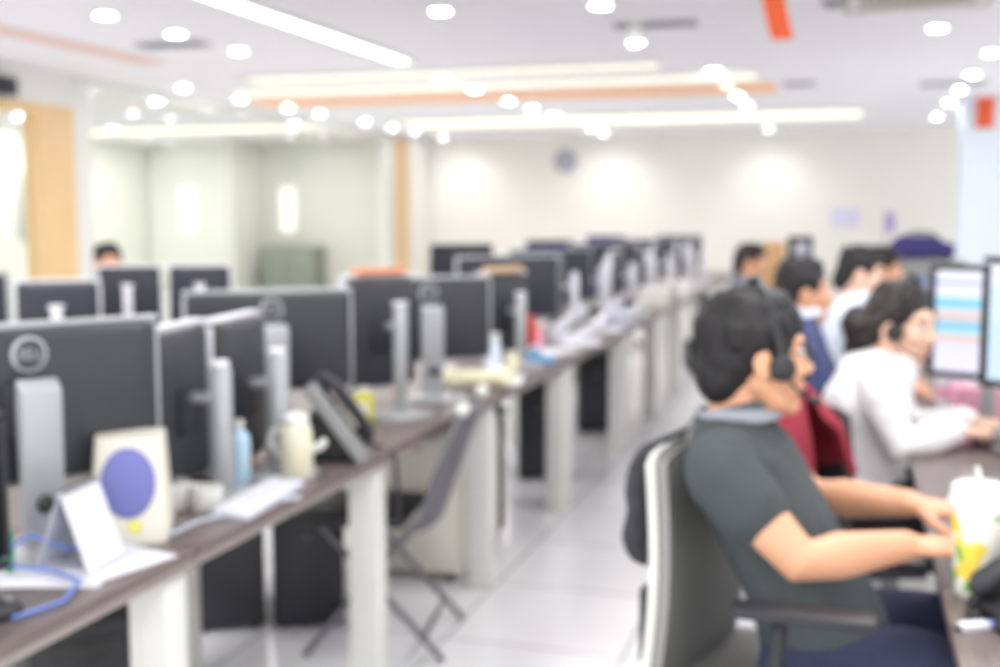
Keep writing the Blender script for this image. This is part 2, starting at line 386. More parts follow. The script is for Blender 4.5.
# spotlight and vents
t = thing('ceiling_spotlight', 'white adjustable spotlight hanging under the dark slot vent near the top', 'spotlight', (-1.44, 7.84, HC))
MB().lathe([(0, 0), (0.05, 0), (0.05, -0.02), (0.02, -0.03), (0, -0.03)]).build('mount', M['white'], t)
MB().tube([(0, 0, -0.02), (0, 0, -0.05)], 0.012).build('stem', M['white'], t)
rot = Euler((0.3, 0, 0)).to_matrix()
MB().lathe([(0, 0.035), (0.04, 0.035), (0.05, 0.02), (0.055, -0.06), (0.0, -0.06)], mtx=rot, c=(0, 0, -0.078)).build('housing', M['white'], t)
MB().lathe([(0, -0.06), (0.045, -0.06), (0.045, -0.066), (0, -0.066)], mtx=rot, c=(0, 0, -0.078)).build('lens', M['lamp'], t)
def slot_vent(c, d, label, name='slot_vent', m='vent'):
    t = thing(name, label, 'air vent', (c[0], c[1], HC))
    f = MB(); w = 0.02
    for s in (-1, 1):
        f.box((0, s * (d[1] / 2 - w / 2), -0.01), (d[0], w, 0.02)); f.box((s * (d[0] / 2 - w / 2), 0, -0.01), (w, d[1] - 2 * w, 0.02))
    f.build('frame', M[m], t, smooth=False)
    s_ = MB(); n = max(3, int(d[1] / 0.04))
    for i in range(n): s_.box((0, -d[1] / 2 + d[1] * (i + 0.5) / n, -0.008), (d[0] - 0.03, 0.018, 0.006), rot=(0.5, 0, 0))
    s_.build('slats', M[m], t, smooth=False)
    return t
slot_vent((-1.32, 7.95), (0.56, 0.16), 'dark slot vent in the ceiling around the white spotlight')
slot_vent((-4.98, 7.8), (0.55, 0.2), 'dark slot vent in the ceiling beside the second left downlight')
slot_vent((0.9, 12.3), (0.6, 0.2), 'small grey slot vent in the ceiling beside the right row of downlights')
slot_vent((-0.55, 11.9), (0.3, 0.2), 'small grey slot vent at the right end of the orange ceiling stripe')
t = thing('air_conditioning_cassette', 'warm grey square ceiling air cassette cut by the top right edge', 'air conditioner', (0.33, 7.35, HC))
MB().box((0, 0, -0.015), (0.86, 0.86, 0.03), bev=0.008).build('fascia', M['acgrey'], t)
g = MB()
for i in range(9): g.box((0, -0.24 + i * 0.06, -0.034), (0.5, 0.02, 0.008))
g.build('grille', M['acgrey'], t)
for s in ((0, 0.36, 0.6, 0.05), (0, -0.36, 0.6, 0.05), (0.36, 0, 0.05, 0.6), (-0.36, 0, 0.05, 0.6)):
    MB().box((s[0], s[1], -0.032), (s[2], s[3], 0.006), bev=0.002).build('flap', M['white'], t)
t = thing('smoke_detector', 'small grey round smoke detector left of the ceiling air cassette', 'smoke detector', (-0.16, 7.45, HC))
MB().lathe([(0, 0), (0.06, 0), (0.06, -0.02), (0.035, -0.04), (0, -0.04)]).build('housing', M['vent'], t)
# orange signs
t = thing('hanging_sign', 'orange folded strip sign hanging from the ceiling at the top', 'sign', (-0.38, 6.0, HC))
def fs(u, v):
    z = -0.02 - 0.40 * v
    x = -0.05 + (0.02 if v < 0.55 else 0.02 + 0.10 * (v - 0.55)) + (u - 0.5) * 0.11
    y = (0.10 * (0.55 - v) if v < 0.55 else 0.12 * (v - 0.55))
    return V((x, y, z)), V((0, -1, 0))
MB().sheet(fs, 2, 12, 0.012).build('sign_strip', M['orange'], t, ang=15)
MB().tube([(-0.03, 0.05, 0), (-0.03, 0.05, -0.03)], 0.006).build('hanger', M['steel'], t)
t = thing('wall_sign', 'small upright orange sign high on the pale blue column', 'sign', (1.36, 13.88, 2.53))
MB().box((0, -0.015, 0), (0.19, 0.03, 0.34), bev=0.004).build('sign_panel', M['orange'], t)
MB().box((0, -0.002, 0), (0.2, 0.02, 0.35), bev=0.004).build('backing', M['white'], t)
# far wall items
t = thing('wall_clock', 'grey round clock high on the far wall', 'clock', (-4.6, 18.78, 2.3))
rx = Euler((PI / 2, 0, 0)).to_matrix()
MB().shell([(0.15, 0), (0.15, 0.04), (0.18, 0.03), (0.18, 0)], 28, mtx=rx).build('rim', M['vent'], t)
MB().lathe([(0, 0.001), (0.15, 0.001), (0.15, 0.015), (0, 0.015)], 28, mtx=rx).build('dial', M['card'], t)
h = MB(); h.box((0.02, -0.02, 0.03), (0.012, 0.006, 0.1), rot=(0, 0.6, 0)); h.box((-0.03, -0.02, 0.02), (0.01, 0.006, 0.12), rot=(0, -0.9, 0)); h.build('hands', M['black'], t)
tag(MB().box((0, 0, 0), (0.42, 0.006, 0.3)).build('notice_sheet', mat('pale_lilac_paper', (222, 220, 240), 0.8), None, (-0.12, 18.79, 1.36)), 'pale lilac paper notice taped to the far wall', 'notice')
t = thing('pole_flag', 'small violet flag on a thin pole near the right end of the far wall', 'flag', (0.47, 18.3, 0))
MB().tube([(0, 0, 0.01), (0, 0, 1.46)], 0.008).build('pole', M['steel'], t)
MB().lathe([(0, 0), (0.12, 0), (0.12, 0.02), (0, 0.03)]).build('base', M['black'], t)
MB().sheet(lambda u, v: (V((0.01 + 0.12 * u, 0.015 * math.sin(6 * u), 1.16 + 0.28 * v)), V((0, 1, 0))), 6, 4, 0.004).build('cloth', mat('violet_flag_cloth', (168, 158, 214), 0.8), t)
# glazed room cabinet and door notice, black box over door
t = thing('low_cabinet', 'grey green low cabinet against the end wall of the glazed room', 'cabinet', (-9.45, 18.45, 0))
MB().box((0, 0, 0.44), (1.0, 0.5, 0.84), bev=0.008).build('body', M['cabgrey'], t)
for s in (-1, 1):
    d = MB().box((s * 0.245, -0.26, 0.45), (0.47, 0.02, 0.76), bev=0.004).build('door', M['cabgrey'], t)
    MB().tube([(s * 0.06, -0.28, 0.4), (s * 0.06, -0.28, 0.55)], 0.008).build('handle', M['steel'], d)
t = thing('exit_box', 'dark box mounted on the white header at the left edge', 'box', (-7.0, 8.3, 2.5))
MB().box((0.05, 0, 0), (0.1, 0.22, 0.16), bev=0.01).build('housing', M['phone'], t)
MB().box((0.105, 0, 0), (0.01, 0.18, 0.11), bev=0.004).build('face_plate', M['black'], t)


# ------------------------------------------------------------------ desks
def make_desk(name, label, x0, x1, y0, y1, legs_at, loc_grp, edge=+1):
    """bench desk: top with pale edge band on the aisle side, posts, beam under the top"""
    cx, cy = (x0 + x1) / 2, (y0 + y1) / 2
    t = thing(name, label, 'desk', (cx, cy, 0), 0, loc_grp)
    W, D = x1 - x0, y1 - y0
    MB().box((0, 0, 0.728), (W, D - 0.008, 0.024), bev=0.003).build('desktop', M['desk'], t, smooth=False)
    MB().box((0, 0, 0.706), (W - 0.012, D - 0.012, 0.02), bev=0.002).build('edge_band', M['deskedge'], t, smooth=False)
    for y in legs_at:
        for s in (-1, 1):
            MB().box((s * (W / 2 - 0.07), y - cy, 0.348), (0.09, 0.075, 0.696), bev=0.008).build('leg', M['white'], t)
    b = MB()
    b.box((0, 0, 0.672), (W - 0.2, 0.05, 0.046))
    b.build('beam', M['white'], t, smooth=False)
    return t
AX0, AX1 = -2.0, -1.24
bounds = [0.8, 1.98, 3.03, 4.09, 5.25, 6.72, 7.9, 9.05, 10.2, 11.4, 12.6, 13.8]
wh = ['nearest the camera, cut by the left edge', 'second from the camera', 'third from the camera', 'fourth from the camera', 'fifth from the camera', 'sixth from the camera', 'seventh from the camera',
      'eighth from the camera', 'ninth from the camera', 'tenth from the camera', 'at the far end']
for i in range(len(bounds) - 1):
    y0, y1 = bounds[i], bounds[i + 1]
    legs = [y1 - 0.045] + ([y0 + 0.045] if i in (4, 5, 6) else [])
    if i == 0: legs = [y1 - 0.04, y0 + 0.05]
    make_desk('bench_desk', 'grey brown desk of the left aisle row, %s' % wh[i], AX0, AX1, y0, y1, legs, 'desks of the left aisle row')
for i, (y0, y1) in enumerate([(2.4, 4.2), (4.2, 6.0), (6.0, 6.9)]):
    make_desk('bench_desk', 'grey brown desk behind the left aisle row, %s' % ['nearest one', 'middle one', 'farthest one'][i], -3.5, -2.62, y0, y1, [y0 + 0.06, y1 - 0.06], 'desks of the second row')
RB = [1.35, 2.75, 4.15, 5.55, 6.95, 8.35, 9.75]
for i in range(len(RB) - 1):
    make_desk('bench_desk', 'grey brown desk of the right row, %s' % ['in front of the man in the grey polo', 'in front of the woman in white', 'in front of the man in navy', 'fourth from the camera', 'fifth from the camera', 'sixth from the camera'][i],
              0.17, 0.9, RB[i], RB[i + 1], [RB[i] + 0.07, RB[i + 1] - 0.07], 'desks of the right row')

# ------------------------------------------------------------------ monitors (origin on the desk at the stand; screen faces local +X)
def emblem(parent, p, r, word=True):
    ry = Euler((0, -PI / 2, 0)).to_matrix()
    o = MB().shell([(r * 0.82, 0), (r * 0.82, 0.006), (r, 0.004), (r, 0)], 32, c=p, mtx=ry).build('logo', M['silver'], parent)
    if word:
        cu = bpy.data.curves.new('lt', 'FONT'); cu.body = 'DELL'; cu.size = r * 0.78; cu.extrude = 0.002; cu.align_x = 'CENTER'; cu.align_y = 'CENTER'
        to = bpy.data.objects.new('lt', cu); COL.objects.link(to); bpy.context.view_layer.update()
        dg = bpy.context.evaluated_depsgraph_get(); me = bpy.data.meshes.new_from_object(to.evaluated_get(dg)); bpy.data.objects.remove(to)
        mo = bpy.data.objects.new('logo_lettering', me); COL.objects.link(mo); me.materials.clear(); me.materials.append(M['silver'])
        # letters read from behind the monitor (seen along +X): text x -> -Y, text y -> Z, normal -> -X
        mt = Matrix(((0, 0, -1), (-1, 0, 0), (0, 1, 0)))
        for v in me.vertices: v.co = mt @ V((v.co.x * 1.0, v.co.y * 1.15, v.co.z)) + V(p) + V((-0.001, 0, 0))
        mo.parent = o
def make_monitor(label, kind, group, ztop=0.44, back='panelback', scr='off', logo=True, stand='silver', dims=None):
    t = thing('computer_monitor', label, 'monitor', group=group)
    W, Hh = (0.545, 0.31) if kind == 'wide' else (0.28, 0.37)
    if dims: W, Hh = dims
    zc = ztop - Hh / 2; px = 0.075 if kind == 'wide' else 0.11
    # shell: shallow box swelling towards the middle of the back
    rings = []
    for f, x in ((1.0, 0.012), (1.0, -0.006), (0.975, -0.018), (0.90, -0.026), (0.87, -0.028)):
        w_, h_ = W / 2 * f, Hh / 2 * f; r = 0.02; pts = []
        for (sy, sz, a0) in ((1, 1, 0), (-1, 1, 90), (-1, -1, 180), (1, -1, 270)):
            for k in range(4):
                a = math.radians(a0 + 30 * k); pts.append(V((px + x, sy * (w_ - r) + r * math.cos(a), zc + sz * (h_ - r) + r * math.sin(a))))
        rings.append(pts)
    MB().loft(rings).build('back_shell', M[back], t, ang=30)
    b = MB(); th = 0.014
    b.box((px + 0.012, 0, zc + Hh / 2 - th / 2 + 0.009), (0.03, W + 0.02, th), bev=0.003); b.box((px + 0.012, 0, zc - Hh / 2 + th / 2 - 0.009), (0.03, W + 0.02, th), bev=0.003)
    for s in (-1, 1): b.box((px + 0.012, s * (W / 2 - th / 2 + 0.010), zc), (0.03, th, Hh - 2 * th + 0.006), bev=0.003)
    b.build('bezel', M['silver' if kind == 'wide' else 'lilacsilver'] if scr == 'off' else M['black'], t)
    MB().box((px + 0.016, 0, zc), (0.01, W - 0.02, Hh - 0.02)).build('screen', M[scr], t, smooth=False)
    # vents and hinge block
    MB().box((px - 0.032, 0, zc - 0.01), (0.016, 0.11, 0.11), bev=0.006).build('mount_plate', M['black'], t)
    if kind == 'wide':
        n = MB(); prof = [(-0.012, 0.012), (-0.018, zc + 0.04), (0.012, zc + 0.06), (0.022, zc + 0.02), (0.012, 0.012)]
        n.prism(prof, -0.04, 0.04, bev=0.004); n.build('stand_neck', M[stand], t)
        MB().prism([(0.006, zc - 0.03), (px - 0.03, zc - 0.04), (px - 0.03, zc + 0.04), (0.006, zc + 0.03)], -0.02, 0.02).build('hinge', M['black'], t)
        MB().tube([(-0.016, 0, 0.1), (-0.022, 0, 0.1)], 0.018, 16).build('cable_hole', M['black'], t)
        MB().lathe([(0, 0), (0.13, 0), (0.128, 0.008), (0.09, 0.014), (0, 0.016)], 32, sx=0.8, sy=1.0).build('base', M[stand], t)
        if logo: emblem(t, (px - 0.0285, 0, zc + Hh / 2 - 0.052), 0.036)
    else:
        zt = ztop - 0.095
        MB().tube([(0, 0, 0.012), (0, 0, zt * 0.5), (0, 0, zt)], [(0.02, 0.028)] * 3, 16).build('stand_column', M[stand], t)
        MB().lathe([(0, 0), (0.021, 0), (0.021, 0.012), (0, 0.014)], 20, c=(0, 0, zt + 0.006), sx=0.95, sy=1.35).build('column_cap', M['lilacsilver'], t)
        MB().tube([(0.0, 0, zc + 0.02), (px - 0.035, 0, zc + 0.02)], 0.014, 12).build('tilt_arm', M[stand], t)
        MB().lathe([(0, 0), (0.12, 0), (0.118, 0.006), (0.05, 0.016), (0, 0.018)], 32, sx=0.85, sy=0.95).build('base', M[stand], t)
    return t
DZ = 0.74
GA = 'monitors along the left aisle row'
wide0 = make_monitor('', 'wide', GA, 0.44)
port0 = make_monitor('', 'port', GA, 0.40)
wide1 = make_monitor('', 'wide', GA, 0.43, dims=(0.49, 0.295))
port1 = make_monitor('', 'port', GA, 0.455)
wideN = make_monitor('', 'wide', GA, 0.45, back='navyback', stand='lilacsilver', logo=False)
portN = make_monitor('', 'port', GA, 0.42, back='navyback', stand='lilacsilver')
used = set()
def mon(proto, x, y, rz, label, group=GA, z=DZ):
    if proto.name in used: o = dup(proto, (x, y, z), math.radians(rz), label, group)
    else: used.add(proto.name); o = proto; o.location = (x, y, z); o.rotation_euler = (0, 0, math.radians(rz)); o['label'] = label; o['group'] = group
    return o
mon(wide0, -1.505, 1.855, 148, 'big charcoal monitor back with a silver ring logo behind the cream speaker, nearest the camera')
pe = make_monitor('dark upright monitor edge cut by the left side of the photo', 'port', GA, 0.315, dims=(0.28, 0.26), scr='offdark'); pe.location = (-1.53, 1.48, DZ)
mon(port0, -1.40, 2.35, 186, 'upright monitor back on a round silver column just right of the cream speaker')
mon(port0, -1.39, 2.61, 186, 'upright monitor back on a silver column behind the cream flask')
mon(wide1, -1.625, 3.04, 128, 'wide charcoal monitor back above the leaning desk phone')
mon(port1, -1.42, 3.52, 150, 'upright monitor back with the orange box on top')
mon(wide1, -1.44, 3.88, 128, 'wide charcoal monitor back with silver stand, behind the folding chair')
mon(port0, -1.40, 4.90, 152, 'upright monitor back on a silver column beside the red bottle')
mon(wideN, -1.62, 5.55, 128, 'wide dark monitor back just beyond the red bottle')
mon(portN, -1.50, 6.35, 180, 'upright monitor on a pale column, first beyond the pile of pale desk phones')
mon(portN, -1.50, 7.10, 182, 'upright monitor on a pale column, second beyond the pile of pale desk phones')
mon(portN, -1.40, 7.62, 178, 'upright monitor on a pale column, third beyond the pile of pale desk phones')
mon(wideN, -1.7, 6.75, 132, 'wide dark monitor back between the pale columns, under the far wall')
mon(wideN, -1.7, 8.3, 132, 'wide dark monitor back in front of the violet chair')
mon(portN, -1.45, 8.75, 180, 'upright monitor on a pale column, fourth beyond the pile of pale desk phones')
mon(portN, -1.45, 9.55, 182, 'upright monitor on a pale column, fifth beyond the pile of pale desk phones')
mon(wideN, -1.7, 10.0, 132, 'wide dark monitor back, farthest but one in the aisle row')
mon(portN, -1.42, 10.7, 180, 'upright monitor on a pale column, sixth beyond the pile of pale desk phones')
mon(portN, -1.42, 11.6, 180, 'upright monitor on a pale column, last before the end of the aisle row')
mon(wideN, -1.7, 12.2, 132, 'wide dark monitor back at the far end of the aisle row')
GB = 'monitors of the second row'
mon(wideN, -3.12, 3.25, 120, 'dark monitor back of the second row, cut by the left edge', GB)
mon(portN, -2.70, 3.44, 125, 'dark monitor back of the second row, second from the left edge', GB)
mon(portN, -3.2, 4.58, 120, 'dark monitor back of the second row, below the head of the distant man', GB)
mon(portN, -2.92, 4.74, 120, 'dark monitor back of the second row, right of the distant man', GB)
GR = 'monitors along the right row'
m1 = make_monitor('upright monitor showing a striped spreadsheet beside the woman in white', 'port', GR, 0.505, scr='screen1', dims=(0.27, 0.325)); m1.location = (0.415, 3.80, DZ); m1.rotation_euler = (0, 0, math.radians(-113))
m2 = make_monitor('monitor with a pale blue screen cut by the right edge', 'wide', GR, 0.55, scr='screen2'); m2.location = (0.60, 3.02, DZ); m2.rotation_euler = (0, 0, math.radians(-128))

# ------------------------------------------------------------------ things on the left desks
def desk_phone(label, x, y, rz, z=DZ, m='phone', group='desk phones', lean=0.45):
    t = thing('desk_phone', label, 'telephone', (x, y, z), math.radians(rz), group)
    MB().prism([(-0.10, 0), (0.10, 0), (0.10, 0.022), (-0.08, 0.11), (-0.10, 0.10)], -0.095, 0.095, bev=0.006).build('body', M[m], t)
    a = math.atan2(0.088, 0.18)
    MB().box((-0.035, 0.028, 0.098), (0.06, 0.09, 0.006), rot=(0, a, 0), bev=0.002).build('display', M['off'], t)
    k = MB()
    for i in range(4):
        for j in range(3): k.box((0.01 + i * 0.02, 0.0 + j * 0.026, 0.077 - i * 0.0098), (0.014, 0.018, 0.008), rot=(0, a, 0), bev=0.002)
    k.build('keypad', M['phonegrey'], t)
    MB().tube([(-0.085, -0.062, 0.125), (-0.05, -0.062, 0.126), (0.03, -0.062, 0.095), (0.095, -0.062, 0.05)], [0.024, 0.016, 0.016, 0.024], 12).build('handset', M[m], t)
    pts = [V((0.095, -0.062, 0.03))] + [V((0.10 + 0.012 * math.cos(i * 1.3) + 0.003 * i, -0.07 + 0.012 * math.sin(i * 1.3) + 0.004 * i, 0.012)) for i in range(14)]
    MB().tube(pts, 0.004, 6).build('cord', M[m], t)
    return t
# tent calendar, papers
t = thing('tent_calendar', 'white tent calendar standing on paper in front of the cream speaker', 'calendar', (-1.38, 1.80, DZ + 0.004), math.radians(8))
def tent(s):
    return lambda u, v: (V((s * (0.05 * (1 - v) + 0.002), -0.068 + 0.136 * u, 0.004 + 0.145 * v)), V((s * 0.94, 0, 0.34)))
MB().sheet(tent(1), 4, 4, 0.003).build('front_sheet', M['paper'], t)
MB().sheet(tent(-1), 4, 4, 0.003).build('back_sheet', M['card'], t)
r_ = MB()
for i in range(12): r_.shell([(0.006, -0.001), (0.006, 0.001), (0.008, 0.001), (0.008, -0.001)], 12, c=(0, -0.06 + i * 0.011, 0.148), mtx=Euler((PI / 2, 0, 0)).to_matrix())
r_.build('wire_binding', M['steel'], t)
for i, (x, y, a, l) in enumerate([(-1.40, 1.755, 20, 'white paper sheet under the tent calendar'), (-1.36, 1.83, -14, 'white paper sheet poking out toward the cream speaker')]):
    tag(MB().sheet(lambda u, v: (V((-0.105 + 0.21 * u, -0.1 + 0.2 * v, 0.0012 + 0.002 * i + 0.001 * math.sin(5 * u))), V((0, 0, 1))), 8, 4, 0.001).build('paper_sheet', M['paper'], None, (x, y, DZ), math.radians(a)), l, 'paper')
# speaker
t = thing('desktop_speaker', 'cream desktop speaker with an oval blue violet front', 'speaker', (-1.405, 2.0, DZ), math.radians(-62))
sp = [(-0.07, 0.0), (0.055, 0.0), (0.06, 0.03), (0.03, 0.235), (0.015, 0.25), (-0.055, 0.25), (-0.07, 0.235)]
rings = []
for k in range(9):
    z = 0.212 * k / 8; f = k / 8
    w_ = 0.081 - 0.014 * f; xf = 0.062 - 0.03 * f; xb = -0.075; r = 0.018; pts = []
    if k == 0: w_ -= 0.006; 
    for cx, cy, a0 in ((xf - r, w_ - r, 0), (xb + r, w_ - r, 90), (xb + r, -w_ + r, 180), (xf - r, -w_ + r, 270)):
        for q in range(5):
            a = math.radians(a0 + 22.5 * q); pts.append(V((cx + r * math.cos(a), cy + r * math.sin(a), z)))
    rings.append(pts)
MB().loft(rings).build('housing', M['beige'], t)
tilt = Euler((0, PI / 2 - 0.12, 0)).to_matrix()
MB().lathe([(0, -0.004), (0.052, -0.004), (0.054, 0.002), (0.04, 0.008), (0, 0.011)], 36, sx=1.33, sy=1.0, c=(0.046, 0, 0.122), mtx=tilt).build('speaker_cloth', M['bluecloth'], t)
MB().box((0.0595, 0.012, 0.036), (0.002, 0.022, 0.022), rot=(0, -0.12, 0)).build('sticker', M['yellow'], t)
MB().tube([(0.056, -0.03, 0.03), (0.064, -0.03, 0.03)], 0.008, 12).build('volume_knob', M['beige'], t)
# blue cables and small items at the left edge
tag(MB().tube([V((0.10, -0.28, 0.006)), V((0.17, -0.2, 0.006)), V((0.195, -0.12, 0.007)), V((0.16, -0.03, 0.012)), V((0.08, 0.0, 0.014)), V((0.0, -0.04, 0.03)), V((-0.01, -0.02, 0.05)), V((0.02, 0.02, 0.07)), V((0.08, 0.03, 0.05)), V((0.11, 0.10, 0.02)), V((0.06, 0.16, 0.006))], 0.0042, 8).build('blue_cable', M['bluecable'], None, (-1.46, 1.72, DZ)),
    'blue cable looping over the desk at the left edge', 'cable')
t = thing('marker_pen', 'green marker pen standing among the blue cable at the left edge', 'pen', (-1.475, 1.72, DZ))
MB().lathe([(0, 0), (0.009, 0), (0.009, 0.04), (0, 0.04)], 14).build('barrel', M['greenp'], t)
MB().lathe([(0, 0.04), (0.0095, 0.04), (0.008, 0.08), (0, 0.082)], 14).build('cap', M['greenp'], t)
t = thing('computer_mouse', 'black mouse at the lower left edge of the desk', 'mouse', (-1.33, 1.50, DZ), math.radians(60))
MB().ell((0, 0, 0.012), (0.055, 0.031, 0.02)).build('shell', M['black'], t)
MB().lathe([(0, -0.004), (0.008, -0.004), (0.008, 0.004), (0, 0.004)], 12, c=(0.03, 0, 0.028), mtx=Euler((PI / 2, 0, 0)).to_matrix()).build('scroll_wheel', M['phonegrey'], t)
# white cups, bottle, orange things behind the round columns
def mug(label, x, y, rz, m='white', h=0.095, r=0.04, cat='mug', group='mugs'):
    t = thing('mug', label, cat, (x, y, DZ), math.radians(rz), group)
    MB().shell([(0.0005, 0), (r * 0.92, 0), (r, 0.006), (r, h), (r - 0.004, h), (r - 0.005, 0.008), (0.0005, 0.008)], 24).build('cup', M[m], t)
    MB().tube([(r - 0.003, 0, h * 0.8), (r + 0.025, 0, h * 0.75), (r + 0.03, 0, h * 0.45), (r - 0.003, 0, h * 0.25)], 0.006, 8).build('handle', M[m], t)
    return t
mug('white mug beside the cream speaker, nearer of two', -1.46, 2.23, 40, h=0.06, r=0.04)
mug('white mug beside the cream speaker, farther of two', -1.37, 2.235, -70, h=0.055, r=0.034)
t = thing('glasses_case', 'orange brown case lying behind the white mugs', 'case', (-1.56, 2.5, DZ), math.radians(70))
MB().ell((0, 0, 0.013), (0.085, 0.04, 0.013)).build('body', M['brownorange'], t)
MB().box((0, 0, 0.013), (0.172, 0.082, 0.003), bev=0.001).build('seam', M['steel'], t)
def bottle(name, label, x, y, r, h, m, mc, neck=0.4, cat='bottle', group=None):
    t = thing(name, label, cat, (x, y, DZ), 0, group)
    MB().lathe([(0, 0), (r * 0.9, 0), (r, 0.008), (r, h * 0.68), (r * 0.85, h * 0.78), (r * neck, h * 0.86), (r * neck, h * 0.93), (0, h * 0.93)], 24).build('body', M[m], t)
    MB().lathe([(0, h * 0.9), (r * neck * 1.25, h * 0.9), (r * neck * 1.25, h), (0, h)], 20).build('cap', M[mc], t)
    return t
bottle('water_bottle', 'light blue water bottle between the two round silver columns', -1.43, 2.48, 0.028, 0.16, 'lightblue', 'white')
bottle('vitamin_jar', 'small orange brown jar behind the light blue bottle', -1.52, 2.66, 0.03, 0.14, 'brownorange', 'white', 0.8, 'jar')
t = thing('vacuum_flask', 'cream flask with white lid and side spout beside the second silver column', 'flask', (-1.31, 2.60, DZ), math.radians(10))
MB().lathe([(0, 0), (0.046, 0), (0.05, 0.01), (0.051, 0.09), (0.046, 0.13), (0.036, 0.145), (0, 0.145)], 28).build('body', M['cream'], t)
MB().lathe([(0, 0.142), (0.038, 0.142), (0.04, 0.16), (0.028, 0.17), (0, 0.172)], 24).build('lid', M['white'], t)
MB().tube([(0.045, 0, 0.075), (0.07, 0, 0.08), (0.084, 0, 0.093)], [0.014, 0.011, 0.013], 12).build('spout', M['white'], t)
MB().tube([(-0.04, 0, 0.13), (-0.075, 0, 0.12), (-0.08, 0, 0.09), (-0.05, 0, 0.05)], 0.008, 10).build('handle', M['white'], t)
t = bpy.data.objects['vacuum_flask']; t.scale = (0.85, 0.85, 0.95); t.location = (-1.335, 2.60, DZ)
t = thing('computer_keyboard', 'white keyboard along the desk edge between the speaker and the flask', 'keyboard', (-1.295, 2.37, DZ), math.radians(5))
MB().prism([(-0.045, 0), (0.045, 0), (0.045, 0.010), (-0.045, 0.018)], -0.2, 0.13, bev=0.004).build('case', M['card'], t)
k = MB()
for i in range(4):
    for j in range(14): k.box((-0.033 + i * 0.022, -0.185 + j * 0.023, 0.0185 - i * 0.002), (0.017, 0.018, 0.008), bev=0.002, seg=1)
k.build('keys', M['paper'], t)
tag(MB().tube([V((-0.2, 0.05, 0.005)), V((-0.1, 0.0, 0.008)), V((0.0, 0.03, 0.005)), V((0.1, -0.01, 0.008)), V((0.2, 0.03, 0.005)), V((0.27, -0.03, 0.006))], 0.006, 8).build('white_cable', M['card'], None, (-1.30, 2.12, DZ), math.radians(78)), 'pale cable trailing in front of the white mugs', 'cable')
# big leaning phone
t = thing('desk_phone', 'dark desk phone with pale rim tipped up beside the cream flask', 'telephone', (-1.33, 2.83, DZ), math.radians(25), 'desk phones')
tip = Euler((0, 0.95, 0)).to_matrix()
b = MB(); b.box(tip @ V((0, 0, 0)) + V((0, 0, 0.112)), (0.23, 0.18, 0.035), rot=(0, 0.95, 0), bev=0.012); b.build('body', M['phone'], t)
b = MB(); b.box(V((0, 0, 0.112)) + tip @ V((0, -0.096, 0.0)), (0.25, 0.02, 0.04), rot=(0, 0.95, 0), bev=0.008); b.build('rim', M['phonegrey'], t)
MB().tube([V((0, 0, 0.112)) + tip @ V(q) for q in ((-0.1, 0.06, 0.03), (-0.06, 0.06, 0.045), (0.06, 0.06, 0.045), (0.1, 0.06, 0.03))], [0.024, 0.018, 0.018, 0.024], 12).build('handset', M['black'], t)
b = MB(); b.box(V((0, 0, 0.112)) + tip @ V((-0.06, -0.03, 0.02)), (0.06, 0.09, 0.006), rot=(0, 0.95, 0)); b.build('display', M['off'], t)
MB().prism([(-0.11, 0.0), (0.06, 0.0), (0.05, 0.03), (-0.06, 0.13), (-0.075, 0.12)], -0.05, 0.05, bev=0.004).build('stand', M['black'], t)
tag(MB().tube([V((0.0, -0.02, 0.02)), V((0.05, 0, 0.0)), V((0.085, 0.0, -0.02)), V((0.092, 0.0, -0.12)), V((0.088, 0.01, -0.2))], 0.006, 8).build('black_cable', M['black'], None, (-1.31, 2.99, DZ)), 'black cable hanging over the desk edge below the tipped up phone', 'cable')
# middle desk
bottle('glue_bottle', 'yellow green bottle with white cap between the tipped phone and a silver stand', -1.50, 3.40, 0.032, 0.105, 'yellowgreen', 'white', 0.55)
bottle('small_jar', 'small white jar in front of the yellow green bottle', -1.47, 3.28, 0.035, 0.07, 'cream', 'white', 0.8, 'jar')
t = thing('paper_cup', 'small pale pink paper cup left of the wide silver stand', 'cup', (-1.50, 3.72, DZ))
MB().shell([(0.0005, 0), (0.025, 0), (0.036, 0.085), (0.034, 0.085), (0.024, 0.004), (0.0005, 0.004)], 20).build('cup', mat('pale_pink_paper', (238, 208, 202), 0.7), t)
MB().lathe([(0, 0.082), (0.038, 0.082), (0.036, 0.092), (0, 0.094)], 20).build('lid', M['paper'], t)
t = thing('bone_cushion', 'pale yellow bone shaped cushion lying on the desk beyond the folding chair', 'cushion', (-1.36, 4.15, DZ + 0.04), math.radians(25))
o = MB(); o.tube([(-0.09, 0, 0), (0.09, 0, 0)], 0.033, 14)
for sx in (-1, 1):
    for sy in (-1, 1): o.ell((sx * 0.1, sy * 0.026, 0.002), (0.038, 0.036, 0.038))
bake(o.build('bone_cushion', M['paleyellow'], None), 0.006, 4).parent = t
t.children[0].name = 'cover'
MB().tube([(0.13, 0, 0.0), (0.15, 0.01, 0.0), (0.155, 0, -0.01)], 0.004, 6).build('loop', M['yellowgreen'], t)
bottle('tumbler', 'white tumbler standing behind the pale yellow cushion', -1.42, 4.55, 0.034, 0.17, 'bluewhite', 'white', 0.7, 'tumbler')
bottle('red_bottle', 'red bottle standing beside a silver monitor column', -1.42, 5.12, 0.034, 0.2, 'red', 'red', 0.6)
bottle('yellow_jar', 'short pale yellow jar beside the white tumbler', -1.36, 4.62, 0.03, 0.09, 'paleyellow', 'cream', 0.8, 'jar')
t = thing('tape_dispenser', 'mid blue tape dispenser at the desk edge below the red bottle', 'tape dispenser', (-1.33, 4.95, DZ), 0.4)
MB().prism([(-0.07, 0), (0.07, 0), (0.075, 0.03), (0.03, 0.03), (0.0, 0.06), (-0.05, 0.06), (-0.07, 0.03)], -0.025, 0.025, bev=0.004).build('body', M['bluep'], t)
